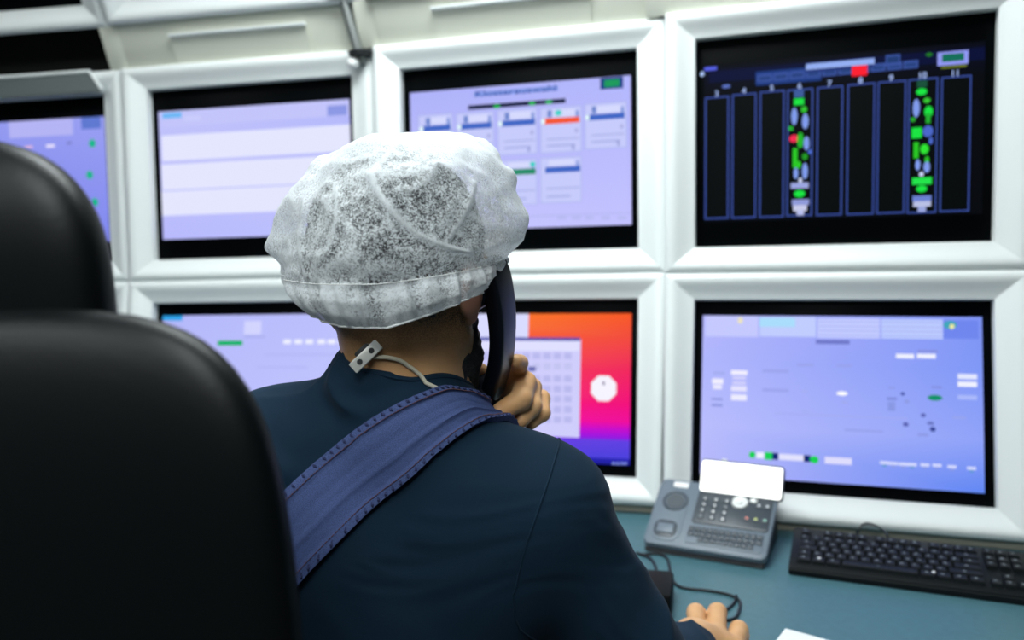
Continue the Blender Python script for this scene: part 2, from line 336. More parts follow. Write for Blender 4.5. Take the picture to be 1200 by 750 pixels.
 'Ru': [('r',0.5089,0.0713,0.9786,0.0721,'020a34'),('r',0.0173,0.0183,0.063,0.0231,'5560e0'),('e',-0.0085,0.0469,0.0173,0.0324,'a9c2ee'),('e',0.0859,0.1384,0.0339,0.023,'5a70c0'),('r',0.3204,0.1073,0.2428,0.0852,'1b3a80'),('r',0.2327,0.1062,0.0563,0.0498,'38519c'),('r',0.2327,0.1073,0.0426,0.0249,'24407e'),('r',0.2935,0.1055,0.0556,0.0495,'38519c'),('r',0.2935,0.1066,0.042,0.0247,'24407e'),('r',0.3536,0.1048,0.0549,0.0492,'38519c'),('r',0.3536,0.1059,0.0415,0.0246,'24407e'),('r',0.4129,0.1042,0.0543,0.0489,'38519c'),('r',0.4129,0.1053,0.041,0.0244,'24407e'),('r',0.4715,0.1035,0.0536,0.0486,'38519c'),('r',0.4715,0.1046,0.0405,0.0243,'24407e'),('r',0.5294,0.1028,0.053,0.0483,'38519c'),('r',0.5295,0.1039,0.0401,0.0241,'24407e'),('r',0.5867,0.1022,0.0524,0.048,'38519c'),('r',0.5867,0.1033,0.0396,0.024,'24407e'),('r',0.6432,0.1016,0.0517,0.0477,'38519c'),('r',0.6432,0.1027,0.0391,0.0239,'24407e'),('r',0.6991,0.1009,0.0511,0.0474,'38519c'),('r',0.6991,0.102,0.0387,0.0237,'24407e'),('r',0.7543,0.1003,0.0505,0.0471,'38519c'),('r',0.7543,0.1014,0.0382,0.0236,'24407e'),('r',0.5079,0.0646,0.244,0.0549,'1a2a70'),('r',0.5078,0.0613,0.244,0.0352,'93aef0'),('r',0.6935,0.0652,0.0499,0.0647,'38519c'),('r',0.6934,0.062,0.0399,0.0366,'1d3a70'),('r',0.5777,0.1109,0.0537,0.0611,'ff1a2e'),('e',0.8158,0.0519,0.0231,0.0213,'1f7a1a'),('r',0.8944,0.084,0.1017,0.0781,'8f98f0'),('r',0.8949,0.0799,0.0718,0.0443,'0f6d58'),('r',0.8979,0.1341,0.0837,0.0127,'6d7a22'),('r',0.05,0.5894,0.0944,0.781,'3a50a0'),('r',0.05,0.5894,0.0835,0.7633,'000402'),('r',0.1553,0.5874,0.0938,0.7866,'3a50a0'),('r',0.1553,0.5874,0.0832,0.7691,'000402'),('r',0.2613,0.5858,0.0932,0.7919,'3a50a0'),('r',0.2613,0.5858,0.0828,0.7746,'000402'),('r',0.3651,0.5853,0.0953,0.7859,'3a50a0'),('r',0.3651,0.5853,0.0851,0.7688,'000402'),('r',0.4739,0.5854,0.0932,0.7883,'3a50a0'),('r',0.4739,0.5854,0.0833,0.7714,'000402'),('r',0.5848,0.585,0.0975,0.7925,'3a50a0'),('r',0.5848,0.585,0.0878,0.7758,'000402'),('r',0.6913,0.5843,0.0979,0.7924,'3a50a0'),('r',0.6913,0.5843,0.0884,0.7758,'000402'),('r',0.7974,0.586,0.0994,0.7965,'3a50a0'),('r',0.7974,0.586,0.0901,0.7801,'000402'),('r',0.9071,0.5861,0.0983,0.7914,'3a50a0'),('r',0.9071,0.5861,0.0892,0.7752,'000402'),('r',0.3608,0.2218,0.0356,0.0428,'3b5a9a'),('r',0.3611,0.2705,0.037,0.0404,'17e040'),('e',0.3798,0.3203,0.0227,0.0404,'2fc02c'),('e',0.3444,0.359,0.0229,0.1074,'7f9ae8'),('e',0.3851,0.3934,0.0241,0.0951,'7f9ae8'),('r',0.3319,0.4316,0.0172,0.0263,'1fae2c'),('e',0.3436,0.4962,0.0343,0.0479,'f02850'),('e',0.3672,0.5082,0.0242,0.1003,'22b428'),('e',0.3901,0.5296,0.0213,0.0858,'7f9ae8'),('e',0.4024,0.5832,0.0142,0.0286,'4a6ad0'),('r',0.3485,0.6164,0.0172,0.1198,'28c820'),('e',0.3601,0.6594,0.0229,0.0455,'28c820'),('e',0.3848,0.6113,0.0213,0.0406,'1f9a20'),('e',0.3518,0.7126,0.0172,0.072,'7f9ae8'),('e',0.3853,0.7009,0.0213,0.1005,'7f9ae8'),('r',0.3685,0.7583,0.0128,0.0312,'c9d2f4'),('r',0.3665,0.7893,0.0657,0.036,'9aa4dc'),('e',0.366,0.8397,0.0414,0.0456,'17e040'),('r',0.3699,0.8928,0.0629,0.0361,'8f9ad8'),('r',0.3679,0.9287,0.05,0.0361,'c8cbe8'),('r',0.3695,0.9577,0.0272,0.0313,'b8bfe8'),('r',0.7932,0.2207,0.0344,0.0409,'16503a'),('e',0.7922,0.2662,0.0372,0.0409,'17e040'),('e',0.8105,0.319,0.0233,0.0313,'35c430'),('e',0.7751,0.3604,0.0235,0.1087,'7f9ae8'),('e',0.8166,0.3859,0.0288,0.0674,'17e040'),('r',0.8156,0.4242,0.0151,0.0578,'22b030'),('e',0.7646,0.4268,0.018,0.0266,'28a82c'),('r',0.7778,0.5069,0.0346,0.063,'17e040'),('e',0.8156,0.5012,0.0357,0.0675,'4a66c8'),('e',0.8257,0.5577,0.0137,0.0434,'4a66c8'),('r',0.7766,0.6097,0.0166,0.0946,'28c820'),('e',0.8048,0.6051,0.0289,0.0605,'2ee030'),('e',0.8137,0.6688,0.0151,0.0411,'28c020'),('e',0.7829,0.6976,0.0166,0.0656,'7f9ae8'),('e',0.8134,0.7123,0.022,0.0654,'7f9ae8'),('e',0.7958,0.7532,0.0166,0.0291,'c9d2f4'),('r',0.7976,0.7934,0.0664,0.0413,'22e04a'),('e',0.7973,0.8395,0.0374,0.0413,'17e040'),('r',0.7985,0.8968,0.0637,0.0341,'6a80d0'),('r',0.7994,0.9297,0.0595,0.0317,'b9c0e4'),('r',0.799,0.9613,0.0277,0.0317,'9aa6dc')],
 'Rl': [('r',0.1124,0.0687,0.2054,0.1283,'c4c8fd'),('r',0.3255,0.0677,0.2094,0.121,'c0ccfd'),('r',0.5466,0.0733,0.2214,0.1182,'c4ccff'),('r',0.7668,0.074,0.2089,0.1155,'bccbff'),('r',0.2868,0.0403,0.1337,0.0561,'a9dcfb'),('e',0.1461,0.0303,0.0203,0.0427,'e8e0c0'),('r',0.6561,0.0343,0.4334,0.0068,'a8b2f4'),('r',0.656,0.0613,0.4331,0.0067,'a8b2f4'),('r',0.656,0.0883,0.4329,0.0067,'a8b2f4'),('r',0.6559,0.1152,0.4327,0.0067,'a8b2f4'),('r',0.9307,0.0733,0.1156,0.1091,'6f86ee'),('e',0.8951,0.0476,0.0446,0.0483,'3fa6b8'),('e',0.9013,0.0563,0.0173,0.0307,'e6e6a0'),('r',0.4904,0.1575,0.1212,0.0251,'6f78c8'),('r',0.8206,0.203,0.0678,0.0132,'8890dc'),('r',0.7432,0.2342,0.0612,0.0265,'eef0ff'),('r',0.8154,0.2317,0.0628,0.0263,'eef0ff'),('r',0.1446,0.358,0.0633,0.0281,'f0eeff'),('r',0.1449,0.3907,0.0518,0.0187,'d4d2fc'),('r',0.1451,0.4234,0.0517,0.0187,'d4d2fc'),('r',0.144,0.4585,0.0603,0.0327,'e4e2fe'),('r',0.1445,0.5121,0.0603,0.0372,'ecebff'),('r',0.0624,0.4159,0.0438,0.033,'f0eeff'),('r',0.0613,0.4513,0.0351,0.0282,'eceaff'),('r',0.0663,0.3638,0.0468,0.0142,'a2aaee'),('r',0.0606,0.5277,0.0438,0.0117,'8a92dc'),('r',0.061,0.5663,0.0437,0.014,'8a92dc'),('r',0.2822,0.3426,0.098,0.0185,'9ba4ec'),('r',0.2829,0.4602,0.0978,0.0184,'9ba4ec'),('r',0.3915,0.3001,0.0603,0.016,'9ba4ec'),('r',0.532,0.299,0.0533,0.0158,'98a2ec'),('e',0.5241,0.4659,0.0399,0.0247,'ffffff'),('r',0.3893,0.4611,0.0219,0.0091,'a4aef0'),('r',0.3938,0.5833,0.0245,0.009,'a4aef0'),('r',0.5335,0.5179,0.0239,0.0134,'9fa9ee'),('r',0.515,0.6007,0.4705,0.0067,'a4acf0'),('r',0.6004,0.6819,0.1355,0.0132,'98a2ec'),('r',0.6979,0.4228,0.0231,0.011,'909ae8'),('e',0.7348,0.456,0.0153,0.0197,'4a55a8'),('r',0.6977,0.4867,0.0333,0.0154,'7e8ad8'),('r',0.6963,0.5319,0.0256,0.0527,'8a98e4'),('e',0.7486,0.5,0.0177,0.0219,'8e9ae4'),('e',0.7443,0.6334,0.0202,0.0261,'5c66b4'),('e',0.8036,0.5758,0.0175,0.0238,'5c66b4'),('e',0.8271,0.6206,0.0249,0.0216,'6c78c4'),('e',0.8343,0.6545,0.0198,0.0301,'3c4a98'),('r',0.8018,0.6894,0.0349,0.0173,'8d9ae6'),('r',0.9208,0.5814,0.0439,0.0171,'96a4f0'),('e',0.8428,0.4725,0.0497,0.0347,'0f9068'),('r',0.8481,0.4115,0.0348,0.013,'8490e0'),('r',0.9494,0.3458,0.0633,0.0302,'e2e6ff'),('r',0.9491,0.3889,0.0633,0.0301,'eef0ff'),('r',0.9485,0.464,0.0632,0.0257,'a9b8fa'),('e',0.1985,0.8607,0.0254,0.0411,'16cf52'),('r',0.228,0.8602,0.028,0.0364,'eef0ff'),('r',0.2588,0.8618,0.0279,0.0454,'16cf52'),('r',0.2838,0.8617,0.0222,0.0407,'10246e'),('r',0.343,0.8628,0.0903,0.036,'e2e2fd'),('r',0.4002,0.864,0.0244,0.0402,'10246e'),('e',0.4259,0.8681,0.0323,0.0446,'16cf52'),('r',0.5112,0.8664,0.0952,0.0398,'dedcfd'),('r',0.6711,0.8615,0.0307,0.0174,'d5dbff'),('e',0.6711,0.8789,0.0179,0.013,'5f9ad0'),('r',0.7017,0.8628,0.0305,0.0173,'d5dbff'),('e',0.7017,0.8801,0.0178,0.013,'8a9ae4'),('r',0.7346,0.8638,0.0303,0.0173,'d5dbff'),('e',0.7345,0.8811,0.0177,0.0129,'8a9ae4'),('r',0.7648,0.8629,0.0301,0.0172,'d5dbff'),('e',0.7647,0.8801,0.0175,0.0129,'5f9ad0'),('r',0.8072,0.8608,0.0298,0.0171,'d5dbff'),('e',0.8071,0.8779,0.0174,0.0128,'8a9ae4'),('r',0.8467,0.8589,0.0296,0.0171,'d5dbff'),('e',0.8466,0.876,0.0172,0.0128,'8a9ae4'),('r',0.8957,0.8624,0.0292,0.017,'d5dbff'),('e',0.8956,0.8794,0.0171,0.0127,'8a9ae4'),('r',0.9585,0.8644,0.0288,0.0168,'d5dbff'),('e',0.9584,0.8813,0.0168,0.0126,'5f9ad0')],
}
def screen_material(strength):
    mt = bpy.data.materials.new('screen_light')
    mt.use_nodes = True
    nt = mt.node_tree; b = nt.nodes['Principled BSDF']
    at = nt.nodes.new('ShaderNodeVertexColor'); at.layer_name = 'Col'
    b.inputs['Base Color'].default_value = (0.003, 0.003, 0.004, 1)
    b.inputs['Roughness'].default_value = 0.35
    b.inputs['Specular IOR Level'].default_value = 0.02
    nt.links.new(at.outputs['Color'], b.inputs['Emission Color'])
    b.inputs['Emission Strength'].default_value = strength
    return mt
SCREEN_MAT = screen_material(1.0)

def text_polys(txt, size, bold=0.0):
    cu = bpy.data.curves.new('txt', 'FONT'); cu.body = txt; cu.size = size; cu.align_x = 'CENTER'; cu.align_y = 'CENTER'; cu.offset = bold
    ob = bpy.data.objects.new('txt', cu); COLL.objects.link(ob)
    dg = bpy.context.evaluated_depsgraph_get()
    me = ob.evaluated_get(dg).to_mesh()
    vs = [v.co.copy() for v in me.vertices]; fs = [list(p.vertices) for p in me.polygons]
    ob.evaluated_get(dg).to_mesh_clear()
    bpy.data.objects.remove(ob); bpy.data.curves.remove(cu)
    return vs, fs

def screen_mesh(aw, ah, bg, items, texts=(), dx=0.0, grid=None):
    """bg: four corner colours (TL, TR, BR, BL) or a list of rows of colours"""
    V, Fc, C = [], [], []
    def P(u, v, z): return ((u - 0.5) * aw + dx, (0.5 - v) * ah, z)
    rows = grid if grid else [(0.0, lin(bg[0]), lin(bg[1])), (1.0, lin(bg[3]), lin(bg[2]))]
    for (va, la, ra), (vb, lb, rb) in zip(rows, rows[1:]):
        n = len(V)
        V += [P(0, va, 0), P(1, va, 0), P(1, vb, 0), P(0, vb, 0)]
        Fc.append((n, n + 3, n + 2, n + 1)); C += [la, lb, rb, ra]
    z = 0.00006
    for k, u, v, du, dv, col in items:
        z += 0.000012
        c = lin(col); n = len(V)
        if k == 'r':
            u0, u1, v0, v1 = max(u - du / 2, 0), min(u + du / 2, 1), max(v - dv / 2, 0), min(v + dv / 2, 1)
            if u1 <= u0 or v1 <= v0: continue
            V += [P(u0, v0, z), P(u0, v1, z), P(u1, v1, z), P(u1, v0, z)]
            Fc.append((n, n + 1, n + 2, n + 3)); C += [c] * 4
        else:
            q = 8 if k == 'o' else 14
            for j in range(q):
                a = 2 * PI * (j + 0.5) / q
                s = 1.08 if k == 'o' else 1.0
                V.append(P(u + du / 2 * s * math.cos(a), v - dv / 2 * s * math.sin(a), z))
            Fc.append(tuple(range(n, n + q))); C += [c] * q
    for txt, u, v, size, col, bold, wd in texts:
        vs, fs = text_polys(txt, size, bold)
        z += 0.00002; n = len(V); c = lin(col)
        x0 = min(a.x for a in vs); x1 = max(a.x for a in vs); sx = wd * aw / (x1 - x0) if wd else 1.0
        o = P(u, v, z)
        V += [(o[0] + a.x * sx, o[1] + a.y, z) for a in vs]
        for f in fs:
            Fc.append(tuple(n + i for i in f)); C += [c] * len(f)
    me = bpy.data.meshes.new('screen')
    me.from_pydata(V, [], Fc)
    ca = me.color_attributes.new('Col', 'FLOAT_COLOR', 'CORNER')
    ca.data.foreach_set('color', np.array([(*c, 1.0) for c in C], dtype=np.float32).ravel())
    me.update()
    return me

NUMS= [('3', 0.0491, 0.1818), ('4', 0.1541, 0.1772), ('5', 0.2596, 0.1731), ('6', 0.363, 0.1758), ('7', 0.4714, 0.175), ('8', 0.5819, 0.1726), ('9', 0.6881, 0.1722), ('10', 0.7937, 0.1721), ('11', 0.903, 0.1749)]
tt = SCREEN['Mu'][0]
L3 = ('b4b6f8', 'b9bbfb', 'cfcdff', 'bcbcfa')
SPEC = {
 'Mu': dict(bg=('aeb2f8', 'b2b6fb', 'c3c2ff', 'c6c6fd'), texts=[('Klosterauswahl', tt[1], tt[2], 0.0185, '2f4fa8', 0.0003, tt[3] * 0.96)]),
 'Lu': dict(bg=('c0c2fa', 'b4b8fa', 'bcc0fc', 'b8bafc')),
 'Ku': dict(bg=('8f97ee', '9aa0f2', '8088ee', '6f7ae8')),
 'Ll': dict(bg=('b4b8fa', 'bcc0fc', 'c2c6fe', 'b4bafa')),
 'Kl': dict(bg=('9a9cf0', 'a0a4f2', '8088ee', '8088ee')),
 'Ml': dict(grid=[(0, lin('ff8a2a'), lin('f8581e')), (0.16, lin('ff6a30'), lin('f24a3a')), (0.38, lin('ff4a50'), lin('f0245c')), (0.60, lin('ff2078'), lin('f2087a')), (0.72, lin('fa08a0'), lin('ee069c')), (0.77, lin('d008d0'), lin('c406cc')), (0.83, lin('9a10e0'), lin('8c14e2')), (0.845, lin('7040e0'), lin('6040e2')), (0.955, lin('5048e0'), lin('4a40dc')), (0.965, lin('2a28b8'), lin('2420b0')), (1, lin('2020a0'), lin('1a1a98'))]),
 'Ru': dict(grid=[(0, lin('000208'), lin('00020a')), (0.06, lin('02061c'), lin('02061c')), (0.2, lin('000204'), lin('000204')), (1, lin('00040c'), lin('000206'))],
            texts=[(n, u, v, 0.016, '9fb4e8', 0.0004, None) for n, u, v in NUMS]),
 'Rl': dict(grid=[(0, lin('b2b4fb'), lin('7f95f4')), (0.3, lin('b0b6fc'), lin('7f97f6')), (0.7, lin('b9bdfd'), lin('8fa2f8')), (1, lin('b6b8fb'), lin('5f86f2'))]),
 'T': dict(bg=('10141c', '10141c', '06080c', '06080c')),
}
MON_LABEL = {
 'Ru': 'upper right monitor with a black screen of tall blue columns and green symbols',
 'Rl': 'lower right monitor with a pale blue process screen, above telephone and keyboard',
 'Mu': 'upper middle monitor with lavender tile screen, right of the white hairnet',
 'Ml': 'lower middle monitor with an orange to magenta desktop and white octagon',
 'Lu': 'upper monitor with white striped table screen, left of the hairnet',
 'Ll': 'lower monitor with pale lavender screen between the black chair and the neck',
 'Ku': 'upper leftmost monitor with blue screen, partly behind the black headrest',
 'Kl': 'lower leftmost monitor almost wholly hidden behind the black chair',
 'Kt': 'dark topmost monitor at the left corner, above the open black gap',
 'Lt': 'dark topmost monitor above the cover panel left of the grey rod',
 'Mt': 'topmost monitor above the cover panel right of the grey rod',
}
for c in 'RMLK':
    for row in ('u', 'l') + (() if c == 'R' else ('t',)):
        mt, H = panel_matrix(c, row)
        key = c + row
        t = thing('monitor', None, MON_LABEL[key], 'monitor', 'monitors of the console wall', mt)
        bt, bb = {'u': (BORD, BORD), 'l': (BORD, BORD - 0.0075), 't': (BORD - 0.010, BORD - 0.0005)}[row]
        put('frame', frame_mesh(WO, H, bt - 0.0016, bb - 0.0016, GAP - 0.0012), M['frame'], t)
        quick('bezel', lambda bm: box(bm, (0, 0, -0.0262), (WO + 0.02, H + 0.02, 0.010), 0.001), M['bezel'], t)
        quick('housing', lambda bm: box(bm, (0, 0, -0.085), (WO - 0.03, H - 0.03, 0.110), 0.004), M['housing'], t)
        ah = 0.323 if row != 'l' else 0.328
        sp = SPEC['T' if row == 't' else key]
        sm = screen_mesh(0.515, ah, sp.get('bg'), SCREEN.get(key, ()), sp.get('texts', ()), 0.0, sp.get('grid'))
        s = put('screen', sm, SCREEN_MAT, t); s.location = (0, -0.003 if row == 'l' else 0, -0.0205)
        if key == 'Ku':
            # plate added to paint shade on the top rail, with a bright rolled lip
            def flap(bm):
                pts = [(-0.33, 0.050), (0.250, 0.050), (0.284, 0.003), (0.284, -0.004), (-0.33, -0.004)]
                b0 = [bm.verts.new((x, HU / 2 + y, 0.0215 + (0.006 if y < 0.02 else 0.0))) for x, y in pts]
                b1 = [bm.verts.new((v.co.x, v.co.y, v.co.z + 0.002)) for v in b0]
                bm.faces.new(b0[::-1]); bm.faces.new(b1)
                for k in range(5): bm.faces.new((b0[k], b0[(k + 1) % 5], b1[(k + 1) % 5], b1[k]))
            quick('flap', flap, mat('rail_shade_grey', (0.09, 0.11, 0.11), 0.5), t, label='added grey plate painting the shade on the top rail')
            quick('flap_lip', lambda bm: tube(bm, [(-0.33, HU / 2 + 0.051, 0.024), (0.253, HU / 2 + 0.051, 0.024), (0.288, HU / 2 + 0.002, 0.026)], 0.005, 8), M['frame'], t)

def col_axes(c):
    x, y, yw = COLS[c]; yw = math.radians(yw)
    return Vector((x, y, Z0)), Vector((math.cos(yw), math.sin(yw), 0)), Vector((math.sin(yw), -math.cos(yw), 0))

# cover panels between the rows, each with a bent flap standing proud of it
COVER_LABEL = {'R': 'cream cover panel above the black process monitor at top right', 'M': 'cream cover panel with white flap above the upper middle monitor', 'L': 'cream cover panel with white flap above the striped table monitor'}
FWD = TRIM_FWD
def trim_base(c):
    o, u, n = col_axes(c)
    a = math.radians(-5.020)
    return o + (Vector((0, 0, 1)) * math.cos(a) + n * math.sin(a)) * (GAP + HU + GAP), u, n
for c in 'RML':
    o, u, n = trim_base(c)
    up = (Vector((0, 0, TRIM_H)) + n * FWD).normalized()
    nn = u.cross(up)
    mt = Matrix((u, up, nn)).transposed().to_4x4(); mt.translation = o + n * 0.004
    t = thing('cover_panel', None, COVER_LABEL[c], 'panel', None, mt)
    Lh = math.hypot(TRIM_H, FWD)
    quick('sheet', lambda bm: box(bm, (0, Lh / 2, -0.004), (0.640, Lh - 0.002, 0.006), 0.0015), M['cover'], t)
    def extr(bm, prof, w0):
        A = [bm.verts.new((-w0, y, z - 0.004)) for y, z in prof]; B = [bm.verts.new((w0, y, z - 0.004)) for y, z in prof]
        k = len(prof)
        for i in range(k): bm.faces.new((A[i], A[(i + 1) % k], B[(i + 1) % k], B[i]))
        bm.faces.new(A); bm.faces.new(B[::-1])
    f = quick('flap', lambda bm: extr(bm, [(0.002, 0.0035), (0.066, 0.0085), (0.066, 0.0112), (0.002, 0.0062)], 0.178), M['cover'], t)
    quick('flap_lip', lambda bm: extr(bm, [(0.0655, 0.0080), (0.0735, 0.0090), (0.0745, 0.0110), (0.0735, 0.0200), (0.0705, 0.0205), (0.0655, 0.0120)], 0.179), M['frame'], f, label='white rolled lip of the flap')
JN = [('K', 'L', 'cream corner cover beside the open black gap at top left'), ('L', 'M', 'cream corner cover just right of the grey rod'), ('M', 'R', 'cream corner cover above the seam between the middle and right monitors')]
for a, b, lb in JN:
    oa, ua, na = trim_base(a); ob, ub, nb = trim_base(b)
    o = (oa + ua * (WO / 2 + BORD) + ob - ub * (WO / 2 + BORD)) / 2
    u = (ua + ub).normalized(); n = (na + nb).normalized()
    up = (Vector((0, 0, TRIM_H)) + n * FWD).normalized()
    mt = Matrix((u, up, u.cross(up))).transposed().to_4x4(); mt.translation = o + n * 0.007
    quick('corner_cover', lambda bm: box(bm, (0.004, Lh / 2, -0.001), (0.072 if b != 'R' else 0.086, Lh - 0.001, 0.008), 0.002), M['cover'], label=lb, cat='panel').matrix_world = mt
def col_bottom(c):
    mt, H = panel_matrix(c, 'l')
    return mt @ Vector((0, -H / 2 - GAP, 0))
# plinth strips under the lower monitors, dark backing behind the console
k = 0
for c in 'KLMR':
    o, u, n = col_axes(c)
    mt = Matrix((u, Vector((0, 0, 1)), n)).transposed().to_4x4()
    mt.translation = col_bottom(c) - n * 0.012; mt.translation.z = 0.7445
    k += 1
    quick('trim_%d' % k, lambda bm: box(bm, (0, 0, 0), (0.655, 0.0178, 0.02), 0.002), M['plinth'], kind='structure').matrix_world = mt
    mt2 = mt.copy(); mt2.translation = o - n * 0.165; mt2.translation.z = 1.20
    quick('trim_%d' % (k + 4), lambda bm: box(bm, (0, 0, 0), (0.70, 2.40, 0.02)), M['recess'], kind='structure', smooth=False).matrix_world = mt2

# grey rod with clamp standing on the corner of the striped monitor's frame
RB = Vector((-0.3305, 1.9600, 1.7530))
t = thing('support_rod', RB, 'slanted grey metal rod with dark collar between two cover panels', 'rod')
def rel(*q): return [Vector(a) - RB for a in q]
quick('tube', lambda bm: tube(bm, rel((-0.3345, 1.9610, 1.755), (-0.3635, 1.952, 1.886), (-0.375, 1.948, 1.94)), 0.0125, 14), M['metal'], t)
quick('collar', lambda bm: cyl(bm, (0.0, 0.0, 0.0), 0.027, 0.029, 0.011, 22), M['dark'], t)
quick('foot_pin', lambda bm: cyl(bm, (0.0, 0.004, -0.014), 0.010, 0.014, 0.022, 16), M['metal'], t)
quick('knob', lambda bm: ball(bm, (-0.018, -0.004, -0.022), (0.015, 0.015, 0.013)), M['white'], t, label='small white knob')
quick('clamp', lambda bm: box(bm, rel((-0.3660, 1.948, 1.884))[0], (0.056, 0.05, 0.016), 0.004), M['dark'], t)
# ------------------------------------------------------------------ desk
ZD = 0.7356
def desk():
    back, front = [], []
    for c in 'KLMR':
        p = col_bottom(c); o, u, n = col_axes(c)
        half = 0.334
        e1 = p - u * half; e2 = p + u * (half if c != 'R' else 0.75)
        back.append((e1 - n * 0.10, e2 - n * 0.10))
        front.append((e1 + n * 0.68, e2 + n * 0.68))
    B = [back[0][0]] + [(back[i][1] + back[i + 1][0]) / 2 for i in range(3)] + [back[3][1]]
    Fr = [front[0][0]] + [(front[i][1] + front[i + 1][0]) / 2 for i in range(3)] + [front[3][1]]
    ring = [(p.x, p.y) for p in Fr] + [(p.x, p.y) for p in B[::-1]]
    t = thing('desk', (0, 0, 0), 'curved teal grey desk below the monitors carrying telephone and keyboard', 'desk')
    def top(bm):
        lo = [bm.verts.new((x, y, ZD - 0.030)) for x, y in ring]; hi = [bm.verts.new((x, y, ZD)) for x, y in ring]
        bm.faces.new(lo[::-1]); bm.faces.new(hi)
        for k in range(len(ring)): bm.faces.new((lo[k], lo[(k + 1) % len(ring)], hi[(k + 1) % len(ring)], hi[k]))
    quick('desktop', top, M['desk'], t, smooth=False)
    quick('edge_strip', lambda bm: tube(bm, [(p.x, p.y, ZD - 0.015) for p in Fr], 0.0152, 10), M['deskedge'], t)
    for i in (0, 1, 2, 3, 4):
        a, b = Fr[i] * 0.75 + B[i] * 0.25, Fr[i] * 0.1 + B[i] * 0.9
        d = (b - a); mid = (a + b) / 2
        mt = Matrix.Translation((mid.x, mid.y, (ZD - 0.03) / 2)) @ Matrix.Rotation(math.atan2(d.y, d.x), 4, 'Z')
        quick('leg', lambda bm: box(bm, (0, 0, 0), (d.length, 0.03, ZD - 0.03), 0.002, mtx=mt), M['housing'], t)
desk()

